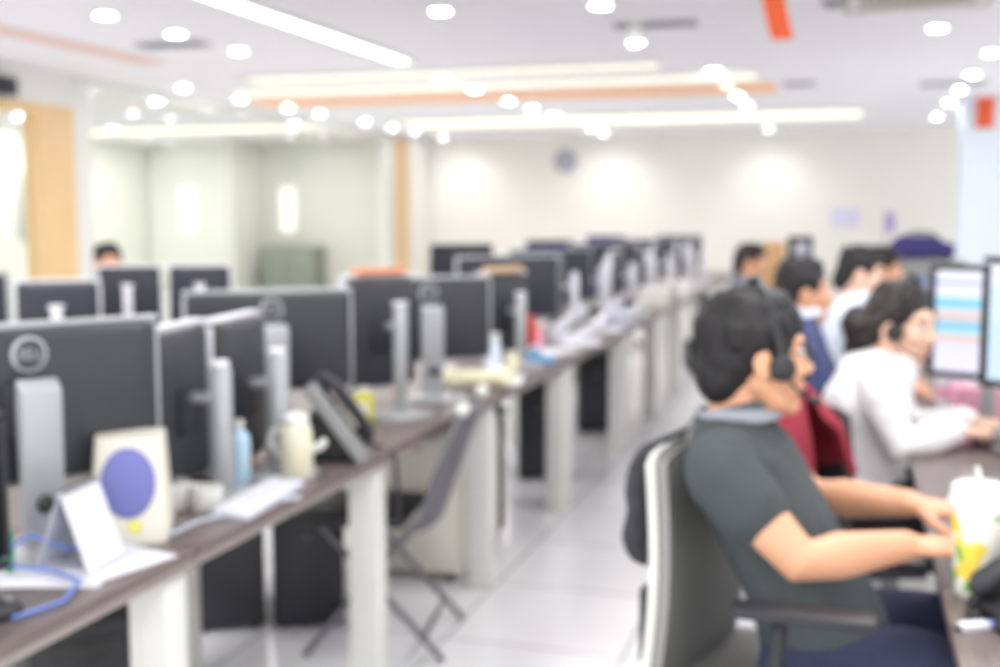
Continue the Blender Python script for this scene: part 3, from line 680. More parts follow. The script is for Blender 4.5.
MB().shell([(0.018, -0.01), (0.03, -0.01), (0.03, 0.01), (0.018, 0.01)], 20, c=(-0.02, 0, 0.055), mtx=Euler((PI / 2, 0, 0)).to_matrix()).build('tape_roll', M['paper'], t)
for i, (x, y, a, l) in enumerate([(-1.36, 4.4, 12, 'white paper sheet beyond the pale yellow cushion'), (-1.4, 5.4, -20, 'white paper sheet beside the red bottle'), (-1.36, 5.85, 30, 'white paper sheet in front of the pale desk phones'), (-1.38, 6.6, 10, 'white paper sheet past the pale desk phones')]):
    tag(MB().sheet(lambda u, v: (V((-0.105 + 0.21 * u, -0.148 + 0.297 * v, 0.0012 + 0.001 * math.sin(5 * u))), V((0, 0, 1))), 8, 4, 0.001).build('paper_sheet', M['paper'], None, (x, y, DZ), math.radians(a)), l, 'paper')
bottle('pink_jar', 'small dull pink jar behind the red bottle', -1.5, 5.5, 0.045, 0.12, 'pink', 'tan', 0.8, 'jar')
desk_phone('pale grey desk phone below the first pale monitor column, nearest of the pile', -1.40, 5.95, -120, m='lilacsilver')
desk_phone('pale grey desk phone just beyond the nearest pale phone', -1.46, 6.55, -100, m='lilacsilver')
desk_phone('pale grey desk phone, third of the far pale phones', -1.40, 7.3, -110, m='lilacsilver')
t = thing('paper_stack', 'slanted stack of white paper leaning beyond the pale phones', 'paper stack', (-1.36, 6.85, DZ), 0.2)
for i in range(5): MB().box((0.004 * (i % 3), 0.006 * (i % 2), 0.008 + i * 0.016), (0.21, 0.29, 0.014), rot=(0, 0, 0.05 * ((i * 7) % 3 - 1)), bev=0.002).build('bundle', M['paper'] if i % 2 else M['card'], t)
t = thing('storage_box', 'cream box on the desk beyond the paper stack', 'box', (-1.36, 8.25, DZ), 0.1)
MB().box((0, 0, 0.06), (0.2, 0.26, 0.12), bev=0.006).build('body', M['offwhite'], t); MB().box((0, 0, 0.125), (0.21, 0.27, 0.03), bev=0.006).build('lid', M['white'], t)
t = thing('storage_box', 'white box on the desk in front of the last monitor columns', 'box', (-1.36, 9.2, DZ), -0.1)
MB().box((0, 0, 0.06), (0.2, 0.3, 0.12), bev=0.006).build('body', M['white'], t); MB().box((0, 0, 0.125), (0.21, 0.31, 0.03), bev=0.006).build('lid', M['offwhite'], t)
# things on monitors
t = thing('orange_box', 'flat orange box lying on top of an upright monitor', 'box', (-1.515, 3.575, DZ + 0.464), math.radians(60))
MB().box((0, 0, 0.010), (0.2, 0.045, 0.020), bev=0.003).build('carton', mat('muted_orange_card', (218, 140, 98), 0.7), t); MB().box((0.0, 0, 0.0205), (0.12, 0.03, 0.001)).build('label_patch', M['tan'], t)
t = thing('beige_card_box', 'beige folded card resting on the monitor beyond the folding chair', 'card', (-1.497, 4.952, DZ + 0.409), math.radians(62))
MB().box((0, 0, 0.01), (0.22, 0.05, 0.02), bev=0.002).build('card', M['tan'], t); MB().box((0, 0, 0.021), (0.2, 0.04, 0.002)).build('flap', M['cream'], t)

# ------------------------------------------------------------------ under the desks
def tower(label, x, y, rz, h=0.44, grp='computer towers under the left desks'):
    t = thing('computer_tower', label, 'computer', (x, y, 0), math.radians(rz), grp)
    MB().box((0, 0, h / 2 + 0.012), (0.42, 0.24, h), bev=0.008).build('case', M['pc'], t)
    MB().box((0.214, 0, h / 2 + 0.012), (0.012, 0.236, h - 0.01), bev=0.005).build('front_panel', M['black'], t)
    MB().box((0.222, 0, h - 0.05), (0.006, 0.15, 0.035), bev=0.002).build('disc_drive', M['pc'], t)
    MB().tube([(0.219, 0.0, h - 0.12), (0.224, 0.0, h - 0.12)], 0.01, 14).build('power_button', M['steel'], t)
    for sx in (-1, 1):
        for sy in (-1, 1): MB().box((sx * 0.17, sy * 0.085, 0.006), (0.05, 0.03, 0.012)).build('foot', M['black'], t)
    return t
tower('black computer tower under the desk left of the folding chair, left of a pair', -2.08, 3.52, -60)
tower('black computer tower under the desk left of the folding chair, right of a pair', -1.83, 3.63, -62)
tower('black computer tower under the desk beyond the white drawer unit', -1.62, 4.95, -72, 0.5)
tower('black computer tower under the fifth desk, between two white posts', -1.6, 6.0, -75, 0.5)
tower('black computer tower under the sixth desk, far down the row', -1.6, 7.4, -75, 0.5)
tower('black computer tower in the dark behind the nearest white desk post', -1.76, 2.22, -40, 0.5)
t = thing('drawer_unit', 'off white drawer unit under the desk behind the folding chair', 'drawers', (-1.60, 4.28, 0), math.radians(-90))
MB().box((0, 0, 0.31), (0.5, 0.42, 0.54), bev=0.006).build('body', M['offwhite'], t)
for i, (z, h) in enumerate(((0.47, 0.18), (0.23, 0.28))):
    d = MB().box((0.256, 0, z), (0.018, 0.4, h), bev=0.004).build('drawer', M['offwhite'], t)
    MB().tube([(0.268, -0.06, z + h / 2 - 0.04), (0.28, -0.05, z + h / 2 - 0.04), (0.28, 0.05, z + h / 2 - 0.04), (0.268, 0.06, z + h / 2 - 0.04)], 0.005, 8).build('handle', M['steel'], d)
for sx in (-1, 1):
    for sy in (-1, 1): MB().lathe([(0, -0.012), (0.02, -0.012), (0.02, 0.012), (0, 0.012)], 16, c=(sx * 0.2, sy * 0.16, 0.02), mtx=Euler((PI / 2, 0, 0)).to_matrix()).build('castor', M['black'], t)
# folding chair
t = thing('folding_chair', 'grey backed folding chair with tips painted white for their glint tucked under the left desk', 'chair', (-1.50, 3.43, 0), math.radians(189))
def fback(u, v):
    y = -0.185 + 0.37 * u; z = 0.42 + 0.37 * v
    return V((-0.205 - 0.13 * v - 0.03 * (1 - (2 * u - 1) ** 2), y, z)), V((-0.95, 0, -0.3))
MB().sheet(fback, 10, 8, 0.02).build('backrest', mat('violet_grey_chair_vinyl', (92, 90, 100), 0.5), t)
MB().box((0.02, 0, 0.44), (0.36, 0.38, 0.035), bev=0.014).build('seat', M['black'], t)
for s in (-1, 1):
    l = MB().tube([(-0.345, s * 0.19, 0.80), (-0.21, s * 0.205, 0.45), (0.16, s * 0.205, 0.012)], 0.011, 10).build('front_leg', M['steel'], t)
    MB().ell((-0.348, s * 0.19, 0.808), (0.022, 0.022, 0.022)).build('glint_tip', M['white'], l)  # white caps stand in for the bright glints on the chrome tips
    MB().tube([(0.1, s * 0.185, 0.42), (-0.28, s * 0.19, 0.012)], 0.011, 10).build('rear_leg', M['steel'], t)
MB().tube([(0.12, -0.2, 0.06), (0.12, 0.2, 0.06)], 0.009, 8).build('front_bar', M['steel'], t)
MB().tube([(-0.22, -0.19, 0.08), (-0.22, 0.19, 0.08)], 0.009, 8).build('rear_bar', M['steel'], t)

# ------------------------------------------------------------------ people (local frame: facing +X, left is +Y, origin on the floor under the hips)
def Mx(loc, yaw=0, pitch=0, roll=0):
    return Matrix.Translation(V(loc)) @ Euler((roll, pitch, yaw), 'XYZ').to_matrix().to_4x4()
def head_blobs(mb, H, s=1.0, fem=False):
    R3 = H.to_3x3() * 1.0
    R3 = R3 @ Matrix.Scale(s, 3) if s != 1.0 else R3
    P = lambda x, y, z: H @ V((x * s, y * s, z * s))
    E = lambda c, r: mb.ell(P(*c), r, mtx=R3, u=20, v=12)
    E((-0.008, 0, 0.138), (0.084, 0.072, 0.088))
    E((0.025, 0, 0.10), (0.066, 0.060, 0.092))
    E((0.045, 0, 0.055), (0.046, 0.046, 0.05))
    E((0.066, 0, 0.018), (0.026, 0.026 if not fem else 0.022, 0.022))
    for q in (-1, 1):
        mb.tube([P(-0.005, q * 0.056, 0.07), P(0.03, q * 0.045, 0.03), P(0.064, q * 0.014, 0.014)], [0.024 * s, 0.02 * s, 0.016 * s], 10)
        E((0.058, q * 0.034, 0.088), (0.03, 0.024, 0.028))
        E((-0.004, q * 0.077, 0.104), (0.019, 0.009, 0.031))
        E((0.002, q * 0.080, 0.086), (0.009, 0.008, 0.011))
        E((0.098, q * 0.011, 0.084), (0.011, 0.009, 0.008))
    mb.tube([P(0.082, 0, 0.128), P(0.094, 0, 0.105), P(0.106, 0, 0.088)], [0.009 * s, 0.010 * s, 0.012 * s], 10)
    E((0.072, 0, 0.142), (0.02, 0.05, 0.014))
    E((0.084, 0, 0.060), (0.013, 0.024, 0.008)); E((0.080, 0, 0.046), (0.014, 0.021, 0.009))
def hand_blobs(mb, w, f, up, right, curl=1.0, s=1.0):
    """w wrist, f forward, up back of hand, right: True for a right hand"""
    f = V(f).normalized(); up = V(up); up = (up - f * up.dot(f)).normalized(); side = up.cross(f)   # side = left of the hand seen from above
    w = V(w)
    def ring(c, a, b, n=14): return [c + side * a * math.cos(2 * PI * j / n) + up * b * math.sin(2 * PI * j / n) for j in range(n)]
    mb.loft([ring(w - f * 0.02, 0.026 * s, 0.019 * s), ring(w, 0.027 * s, 0.019 * s), ring(w + f * 0.035 * s, 0.038 * s, 0.018 * s), ring(w + f * 0.075 * s + up * 0.004, 0.043 * s, 0.015 * s), ring(w + f * 0.092 * s + up * 0.002, 0.040 * s, 0.010 * s)])
    q = 1 if right else -1                                                   # thumb side
    for i, (off, L) in enumerate(((0.032, 0.078), (0.0108, 0.088), (-0.0108, 0.081), (-0.031, 0.063))):
        p = w + f * (0.082 - 0.004 * abs(i - 1)) * s + side * off * q * s + up * 0.002
        d = (f + side * q * (0.14 - 0.085 * i)).normalized(); pts = [p]; ang = 0.15
        for k, fr in enumerate((0.42, 0.32, 0.26)):
            ang += (0.28, 0.42, 0.4)[k] * curl
            p = p + (d * math.cos(ang) - up * math.sin(ang)) * L * fr * s; pts.append(p)
        mb.tube(pts, [0.0092 * s, 0.0088 * s, 0.008 * s, 0.0066 * s], 10)
    p0 = w + f * 0.022 * s + side * q * 0.024 * s - up * 0.004
    p1 = p0 + (f * 0.6 + side * q * 0.7 - up * 0.25).normalized() * 0.042 * s
    p2 = p1 + (f * 0.85 + side * q * 0.35 - up * 0.3).normalized() * 0.032 * s
    p3 = p2 + (f * 0.95 + side * q * 0.05 - up * 0.35).normalized() * 0.024 * s
    mb.tube([p0, p1, p2, p3], [0.014 * s, 0.011 * s, 0.0095 * s, 0.0075 * s], 10)
def ell_ring(c, a, b, tilt=0.0, n=24, sq=2.4):
    """horizontal superellipse ring: a fore-aft, b sideways, tilted about Y"""
    out = []
    for j in range(n):
        t = 2 * PI * j / n; ct, st = math.cos(t), math.sin(t)
        x = a * math.copysign(abs(ct) ** (2 / sq), ct); y = b * math.copysign(abs(st) ** (2 / sq), st)
        out.append(V((c[0] + x * math.cos(tilt), c[1] + y, c[2] - x * math.sin(tilt))))
    return out
def person(label, loc, yaw, sp):
    g = lambda k, d=None: sp.get(k, d)
    t = thing('person', label, 'person', loc, yaw)
    vox = g('vox', 0.01); fem = g('fem', False); s = g('size', 1.0); wide = g('wide', 1.0)
    spine = g('spine')            # list of (x, z, a, b, tilt) from pelvis up to the neck root
    hd = g('head')                # (x, y, z, yaw, pitch, roll)
    H = Mx(hd[:3], hd[3], hd[4], hd[5]) @ Matrix.Scale(s, 4)
    skin = M[g('skin', 'skin')]
    arms = g('arms')              # per side: shoulder, elbow, wrist, hand dir, up
    leg = g('legs', [((0.03, -0.1, 0.55), (0.44, -0.13, 0.56), (0.42, -0.13, 0.1)), ((0.03, 0.1, 0.55), (0.44, 0.13, 0.56), (0.42, 0.13, 0.1))])
    # --- body: one continuous skin
    b = MB(); head_blobs(b, H, 1.0, fem)
    top = spine[-1]
    nk = [V((top[0], 0, top[1] - 0.05)), V((top[0], 0, top[1])) * 0.45 + (H @ V((-0.02, 0, 0.05))) * 0.55, H @ V((-0.022, 0, 0.08))]
    b.tube(nk, [0.062 if not fem else 0.052, 0.056 if not fem else 0.046, 0.056 if not fem else 0.048], 18)
    b.loft([ell_ring((x, 0, z), a * 0.88, w_ * 0.88 * wide, tl) for x, z, a, w_, tl in spine])
    for i, (sh, el, wr, hdv, upv) in enumerate(arms):
        sh, el, wr = V(sh), V(el), V(wr)
        b.tube([sh, sh.lerp(el, .5), el, el.lerp(wr, .35), wr], [0.05, 0.047, 0.041, 0.042, 0.027] if not fem else [0.044, 0.04, 0.034, 0.034, 0.022], 16)
        b.tube([V((top[0], 0, top[1] - 0.06)).lerp(sh, .25), sh], [0.05, 0.054], 14)
        hand_blobs(b, wr, hdv, upv, i == 0, g('curl', 1.0), 1.0 if not fem else 0.9)
    for hip, kn, an in leg:
        hip, kn, an = V(hip), V(kn), V(an)
        b.tube([hip, hip.lerp(kn, .5), kn, kn.lerp(an, .35), an], [0.075, 0.068, 0.05, 0.05, 0.034], 16)
        b.tube([an, an + V((0.05, 0, -0.045)), an + V((0.14, 0, -0.06))], [0.034, 0.034, 0.026], 12)
    body = bake(b.build('body', skin, t), vox, 4)
    # --- shirt
    sh_ = MB(); sh_.loft([ell_ring((x, 0, z), a, w_ * wide, tl) for x, z, a, w_, tl in spine])
    cut = g('sleeve', 0.72)
    for sh, el, wr, _, _ in arms:
        sh, el, wr = V(sh), V(el), V(wr)
        sh_.tube([V((top[0], 0, top[1] - 0.065)).lerp(sh, .2), sh], [0.062, 0.068], 16)
        if cut <= 1: pts, rr = [sh, sh.lerp(el, cut * .5), sh.lerp(el, cut)], [0.069, 0.068, 0.066]
        else: pts, rr = [sh, sh.lerp(el, .5), el, el.lerp(wr, .5), el.lerp(wr, min(.95, cut - 1))], [0.064, 0.058, 0.052, 0.05, 0.042]
        sh_.tube(pts, rr, 18)
    shirt = bake(sh_.build('shirt', M[g('shirt', 'polo')], t), max(vox, 0.007), 6, g('fold', 0.012), 0.09)
    # --- trousers
    tr = MB(); x0, z0 = spine[0][0], spine[0][1]
    tr.loft([ell_ring((x0 + 0.02, 0, z0 - 0.09), 0.10, 0.17 * wide, 0), ell_ring((x0 + 0.01, 0, z0), 0.115, 0.17 * wide, 0), ell_ring((x0, 0, z0 + 0.07), 0.105, 0.155 * wide, 0)])
    for hip, kn, an in leg:
        hip, kn, an = V(hip), V(kn), V(an)
        tr.tube([hip - (kn - hip) * 0.1, hip.lerp(kn, .5), kn, kn.lerp(an, .5), an.lerp(kn, .06)], [0.092, 0.084, 0.07, 0.066, 0.056], 18)
    bake(tr.build('trousers', M[g('trousers', 'darktrousers')], t), max(vox, 0.009), 6, 0.012, 0.08)
    for hip, kn, an in leg:
        an = V(an); q = MB()
        q.tube([an + V((-0.045, 0, -0.055)), an + V((0.03, 0, -0.045)), an + V((0.10, 0, -0.058)), an + V((0.17, 0, -0.066))], [(0.038, 0.04), (0.042, 0.046), (0.044, 0.036), (0.036, 0.026)], 14)
        sh2 = bake(q.build('shoe', M['shoe'], t), 0.009, 3)
        zmin = min(v.co.z for v in sh2.data.vertices)
        for v in sh2.data.vertices: v.co.z = max(v.co.z, 0.004) if zmin < 0.004 else v.co.z
    # --- hair
    R3 = H.to_3x3(); P = lambda x, y, z: H @ V((x, y, z)); h = MB(); rnd = random.Random(hash(label) % 1000 if False else len(label))
    vol = g('hairvol', 1.0)
    E = lambda c, r: h.ell(P(*c), r, mtx=R3, u=20, v=12)
    E((-0.015, 0, 0.150), (0.086 * vol, 0.080 * vol, 0.090 * vol))
    E((-0.046, 0, 0.112), (0.058 * vol, 0.069 * vol, 0.08))
    E((0.004 if not fem else -0.01, 0, 0.203), (0.07 if not fem else 0.062, 0.06, 0.036 * vol))
    for q in (-1, 1): h.tube([P(0.0, q * 0.070, 0.17), P(0.026, q * 0.066, 0.14), P(0.034, q * 0.062, 0.122)], [0.02, 0.012, 0.007], 8)
    nl = g('locks', 26)
    for i in range(nl):
        a = 2 * PI * i / nl + rnd.uniform(-.1, .1); z0_ = rnd.uniform(0.16, 0.23)
        ra = 0.078 * vol * math.sqrt(max(0.05, 1 - ((z0_ - 0.15) / 0.105) ** 2))
        cx = -0.02
        p0 = (cx + ra * math.cos(a), ra * 0.86 * math.sin(a), z0_)
        front = math.cos(a) > 0.35
        dz = rnd.uniform(0.03, 0.05) if front else rnd.uniform(0.05, 0.10)
        k = 1.08 + rnd.uniform(0, .07)
        if front: p2 = (cx + (ra * k + 0.02) * math.cos(a), ra * .9 * k * math.sin(a), max(z0_ - dz, 0.162))
        else: p2 = (cx + ra * k * math.cos(a), ra * 0.9 * k * math.sin(a), max(z0_ - dz, 0.135 if math.cos(a) > -0.45 else 0.07))
        p1 = tuple((x + y) / 2 + (0.012 if i_ == 2 else 0) for i_, (x, y) in enumerate(zip(p0, p2)))
        if front and g('fringe', True) is False: continue
        h.tube([P(*p0), P(*p1), P(*p2)], [0.017, 0.015, 0.007], 8)
    if g('hair') == 'short':
        E((-0.062, 0, 0.075), (0.05, 0.062, 0.06))
    elif g('hair') == 'tied':
        E((-0.075, 0, 0.10), (0.06, 0.078, 0.075)); E((-0.135, 0, 0.085), (0.055, 0.05, 0.058))
        for q in (-1, 1): h.tube([P(0.03, q * 0.055, 0.205), P(0.012, q * 0.076, 0.16), P(-0.03, q * 0.084, 0.11), P(-0.09, q * 0.06, 0.09)], [0.012, 0.014, 0.02, 0.03], 10)
        h.tube([P(-0.12, 0, 0.06), P(-0.135, 0.01, 0.0), P(-0.12, 0.02, -0.05)], [0.045, 0.04, 0.022], 12)
    elif g('hair') == 'long':
        E((-0.07, 0, 0.08), (0.07, 0.085, 0.10))
        for q in (-1, 0, 1): h.tube([P(-0.06, q * 0.06, 0.10), P(-0.08, q * 0.065, 0.0), P(-0.08, q * 0.06, -0.08)], [0.05, 0.045, 0.02], 12)
    bake(h.build('hair', M[g('haircol', 'hair')], t), max(vox * 0.9, 0.005), 3)
    # --- face
    for q in (-1, 1):
        e = MB().ell(P(0.0745, q * 0.031, 0.121), (0.0125, 0.0135, 0.0095), mtx=R3).build('eye', M['sclera'], t)
        MB().ell(P(0.0855, q * 0.0315, 0.121), (0.003, 0.0058, 0.0058), mtx=R3).build('iris', M['iris'], e)
        MB().tube([P(0.082, q * 0.014, 0.140), P(0.087, q * 0.032, 0.146), P(0.072, q * 0.052, 0.140)], [0.003, 0.0042, 0.002], 8).build('eyebrow', M['hair'], t)
    MB().tube([P(0.083, -0.022, 0.052), P(0.0945, -0.008, 0.054), P(0.0945, 0.008, 0.054), P(0.083, 0.022, 0.052)], [0.003, 0.0055, 0.0055, 0.003], 10).build('lips', M['lip'], t)
    # --- extras
    if g('collar'):
        cm = Matrix.Translation(V((top[0] + 0.004, 0, top[1] - 0.028))) @ Euler((0, g('collartilt', -0.25), 0)).to_matrix().to_4x4()
        MB().shell([(0.066, 0.045), (0.072, 0.048), (0.094, 0.006), (0.088, 0.0), (0.068, 0.03)], 30, sx=1.0, sy=0.98, mtx=cm, a0=0.25, a1=2 * PI - 0.25).build('collar', M[g('collar')], t)
    if g('headset'):
        hs = MB(); pts = []
        for i in range(17):
            a = PI * (i / 16.0) * 1.10 - 0.05 * PI
            pts.append(P(0.028 - 0.03 * max(0, math.sin(a)), 0.088 * math.cos(a), 0.110 + 0.148 * max(0, math.sin(a))))
        hs.tube(pts, [(0.0045, 0.008)] * 17, 8); hs = hs.build('headset', M['black'], t)
        for q in (-1, 1):
            MB().lathe([(0, -0.014), (0.022, -0.014), (0.026, -0.004), (0.024, 0.008), (0.017, 0.013), (0, 0.014)], 24, mtx=R3 @ Euler((-q * PI / 2, 0, 0)).to_matrix(), c=P(0.03, q * 0.084, 0.098)).build('earcup', M['black'], hs)
        MB().tube([P(0.035, -0.092, 0.085), P(0.06, -0.086, 0.055), P(0.09, -0.06, 0.038), P(0.106, -0.035, 0.034)], 0.0035, 8).build('microphone_boom', M['black'], hs)
        MB().ell(P(0.11, -0.03, 0.03), (0.012, 0.008, 0.008), mtx=R3).build('microphone', M['black'], hs)
    if g('glasses'):
        gl = MB(); ry = R3 @ Euler((0, PI / 2, 0)).to_matrix()
        for q in (-1, 1):
            gl.shell([(0.019, -0.0015), (0.019, 0.0015), (0.0215, 0.0015), (0.0215, -0.0015)], 24, c=P(0.098, q * 0.031, 0.119), mtx=ry, sx=0.8, sy=1.1)
            gl.tube([P(0.097, q * 0.053, 0.124), P(0.05, q * 0.075, 0.124), P(-0.005, q * 0.082, 0.12)], 0.002, 6)
        gl.tube([P(0.098, -0.01, 0.122), P(0.103, 0, 0.124), P(0.098, 0.01, 0.122)], 0.002, 6)
        gl.build('glasses', M['black'], t)
    return t

def office_chair(label, loc, yaw, mback, mframe, group='office chairs', top=1.0, arms=True, armz=0.70):
    t = thing('office_chair', label, 'chair', loc, yaw, group)
    st = MB()
    for k in range(5):
        a = 2 * PI * k / 5 + 0.3; c, s_ = math.cos(a), math.sin(a)
        leg = MB().tube([(0.03 * c, 0.03 * s_, 0.11), (0.17 * c, 0.17 * s_, 0.095), (0.31 * c, 0.31 * s_, 0.07)], [0.026, 0.022, 0.016], 10).build('base_leg', M['black'], t)
        for w_ in (-1, 1):
            MB().lathe([(0, -0.009), (0.024, -0.009), (0.027, 0), (0.024, 0.009), (0, 0.009)], 16, c=(0.31 * c - s_ * 0.014 * w_, 0.31 * s_ + c * 0.014 * w_, 0.028), mtx=Euler((0, 0, a)).to_matrix() @ Euler((PI / 2, 0, 0)).to_matrix()).build('castor', M['black'], leg)
    st.lathe([(0, 0.08), (0.035, 0.08), (0.035, 0.22), (0.024, 0.225), (0.024, 0.42), (0, 0.42)], 20); st.build('gas_column', M['steel'], t)
    MB().box((0, 0, 0.425), (0.24, 0.2, 0.03), bev=0.01).build('mechanism', M['black'], t)
    sx = MB()
    def seat(u, v):
        x, y = -0.22 + 0.46 * u, -0.24 + 0.48 * v
        return V((x, y, 0.455 - 0.05 * max(0, u - 0.75) * 2 + 0.012 * (2 * v - 1) ** 2)), V((0, 0, 1))
    sx.sheet(seat, 12, 10, 0.045); sx.build('seat', M[mback] if mback != 'redfab' else M['meshblack'], t)
    def bk(u, v):
        y = (-0.23 + 0.46 * u) * (1 - 0.12 * v); z = 0.43 + (top - 0.43) * v
        x = -0.265 + 0.02 * v + 0.02 * math.sin(PI * v) + 0.7 * y * y
        n = V((1, -1.4 * y, 0.05)).normalized()
        return V((x, y, z)), n
    MB().sheet(bk, 14, 14, 0.03).build('backrest', M[mback], t)
    fr = MB()
    for e in (0, 1): fr.tube([bk(e, i / 12)[0] + V((-0.012, (e - .5) * 0.02, 0)) for i in range(13)], [(0.006, 0.009)] * 13, 10)
    fr.tube([bk(i / 12, 1)[0] + V((-0.012, 0, 0.006)) for i in range(13)], 0.009, 10)
    fr.build('back_frame', M[mframe], t)
    MB().tube([(-0.05, 0, 0.42), (-0.26, 0, 0.41), (-0.31, 0, 0.48), (-0.31, 0, 0.62)], [(0.02, 0.03)] * 4, 12).build('back_support', M['black'], t)
    if arms:
        for q in (-1, 1):
            a = MB().tube([(0.03, q * 0.2, 0.43), (0.03, q * 0.29, 0.45), (0.05, q * 0.295, (armz if q < 0 else armz - 0.06) - 0.02)], [(0.014, 0.024)] * 3, 10).build('arm_post', M['black'], t)
            az = armz if q < 0 else armz - 0.06
            MB().box((0.09, q * 0.295, az), (0.24, 0.06, 0.022), rot=(0, 0, 0.2), bev=0.009).build('arm_pad', M['black'], a)
    return t

# the man in the grey polo
MX, MY = -0.07, 2.26
man = person('man in slate grey polo wearing a headset, typing at the nearest right desk', (MX, MY, 0), 0.0, dict(
    vox=0.0055, skin='skin', shirt='polo', collar='stripe', headset=True, glasses=True, hair='short', hairvol=1.06, locks=40, trousers='trousers', sleeve=0.48, fold=0.014,
    spine=[(0.05, 0.54, 0.125, 0.17, 0), (0.03, 0.64, 0.125, 0.168, 0), (-0.03, 0.75, 0.12, 0.168, -0.05), (-0.095, 0.87, 0.112, 0.18, -0.1), (-0.128, 0.955, 0.10, 0.18, -0.1), (-0.14, 0.992, 0.078, 0.145, 0), (-0.138, 1.02, 0.06, 0.072, 0)],
    head=(-0.107, 0.0, 1.016, 0.34, 0.02, 0.0), size=1.03,
    arms=[((-0.15, -0.19, 0.94), (0.0, -0.235, 0.80), (0.185, -0.13, 0.815), (0.95, 0.18, -0.05), (0, 0, 1)),
          ((-0.15, 0.19, 0.94), (0.0, 0.25, 0.80), (0.20, 0.10, 0.835), (0.95, -0.2, -0.1), (0, 0, 1))],
    legs=[((0.03, -0.1, 0.555), (0.40, -0.13, 0.585), (0.36, -0.13, 0.1)), ((0.03, 0.1, 0.555), (0.42, 0.14, 0.585), (0.40, 0.14, 0.1))]))
office_chair('grey mesh office chair with white back frame, under the man in grey polo', (MX - 0.005, MY - 0.01, 0), math.radians(-14), 'meshgrey', 'white', top=0.94, armz=0.73)
# bag hanging on his chair
t = thing('shoulder_bag', 'charcoal shoulder bag hanging behind the grey mesh chair', 'bag', (-0.37, 2.30, 0.68), math.radians(-14))
o = MB()
for k, (x, w_, z, hh) in enumerate(((0, 0.11, 0.12, 0.12), (-0.015, 0.095, 0.08, 0.08), (-0.01, 0.1, 0.18, 0.08))): o.ell((x, 0, z), (0.042, w_, hh))
bake(o.build('body', M['bagfab'], t), 0.01, 4, 0.012, 0.07)
MB().tube([(0.0, -0.1, 0.24), (0.03, -0.08, 0.275), (0.06, 0.0, 0.29), (0.03, 0.08, 0.275), (0.0, 0.1, 0.24)], [(0.012, 0.006)] * 5, 8).build('strap', M['bagfab'], t)

SIT = lambda dx, lean: [(0.0, 0.54, 0.115, 0.165, 0), (0.005 + lean * .1, 0.65, 0.115, 0.155, 0), (lean * .35, 0.77, 0.115, 0.16, 0.1), (lean * .65, 0.88, 0.115, 0.175, 0.2), (lean * .9, 0.96, 0.10, 0.17, 0.2), (lean, 1.01, 0.075, 0.13, 0.1), (lean * 1.05, 1.045, 0.056, 0.065, 0)]
# woman in white
person('woman in white long sleeved top with tied dark hair, wearing a headset', (0.055, 3.54, 0), 0.0, dict(
    vox=0.007, fem=True, skin='skinpale', shirt='whiteshirt', headset=True, hair='tied', haircol='hairbrown', fringe=False, hairvol=1.02, locks=18, sleeve=1.9, fold=0.02, wide=0.97,
    spine=[(0.0, 0.54, 0.13, 0.165, 0), (-0.01, 0.64, 0.125, 0.16, 0), (-0.015, 0.75, 0.125, 0.16, 0.1), (0.0, 0.86, 0.12, 0.17, 0.2), (0.035, 0.95, 0.105, 0.17, 0.3), (0.06, 0.99, 0.08, 0.13, 0.2), (0.07, 1.015, 0.056, 0.065, 0.1)],
    head=(0.075, -0.01, 0.975, -0.55, 0.14, 0.0),
    arms=[((0.03, -0.17, 0.93), (0.09, -0.215, 0.77), (0.25, -0.10, 0.795), (0.95, 0.1, -0.1), (0, 0, 1)),
          ((0.03, 0.17, 0.93), (0.13, 0.21, 0.755), (0.31, 0.10, 0.79), (0.95, -0.1, -0.1), (0, 0, 1))]))
office_chair('black office chair holding a dark red jacket, under the woman in white', (0.13, 3.38, 0), math.radians(20), 'meshblack', 'black', top=0.88, armz=0.68, arms=False)
t = thing('jacket', 'dark red jacket with black straps draped over the chair behind the grey polo man', 'jacket', (0.13, 3.38, -0.01), math.radians(20))
def jk(off, th):
    def f(u, v):
        y = (-0.25 + 0.5 * u); z = 0.50 + 0.50 * v - 0.10 * (2 * u - 1) ** 2 * v
        x = -0.335 - 0.05 * v + 0.7 * y * y + 0.012 * math.sin(9 * u + 3 * v) + off
        return V((x, y, z)), V((1, -1.4 * y, 0.1)).normalized()
    return f
MB().sheet(jk(-0.02, 0), 24, 14, 0.03).build('back_drape', M['redfab'], t)
def jf(u, v):
    y = (-0.25 + 0.5 * u); z = 0.74 + 0.25 * v - 0.10 * (2 * u - 1) ** 2 * v
    return V((-0.245 - 0.05 * v + 0.7 * y * y - 0.06 * max(0, v - 0.8) * 5 * 0.5 + 0.01 * math.sin(11 * u), y, z)), V((1, -1.4 * y, 0.1)).normalized()
MB().sheet(jf, 24, 10, 0.02).build('front_drape', M['redfab'], t)
MB().tube([(-0.36, -0.19, 0.93), (-0.37, -0.245, 0.84), (-0.35, -0.25, 0.7), (-0.33, -0.24, 0.54)], [0.035, 0.05, 0.048, 0.035], 14).build('sleeve', M['redfab'], t)
MB().tube([(-0.36, 0.19, 0.93), (-0.37, 0.245, 0.84), (-0.35, 0.25, 0.7), (-0.33, 0.24, 0.54)], [0.035, 0.05, 0.048, 0.035], 14).build('sleeve', M['redfab'], t)
for q in (-1, 1): MB().tube([(-0.30, q * 0.11, 0.985), (-0.395, q * 0.12, 0.97), (-0.415, q * 0.13, 0.85), (-0.40, q * 0.13, 0.6)], [(0.012, 0.03)] * 4, 8).build('strap', M['meshblack'], t)
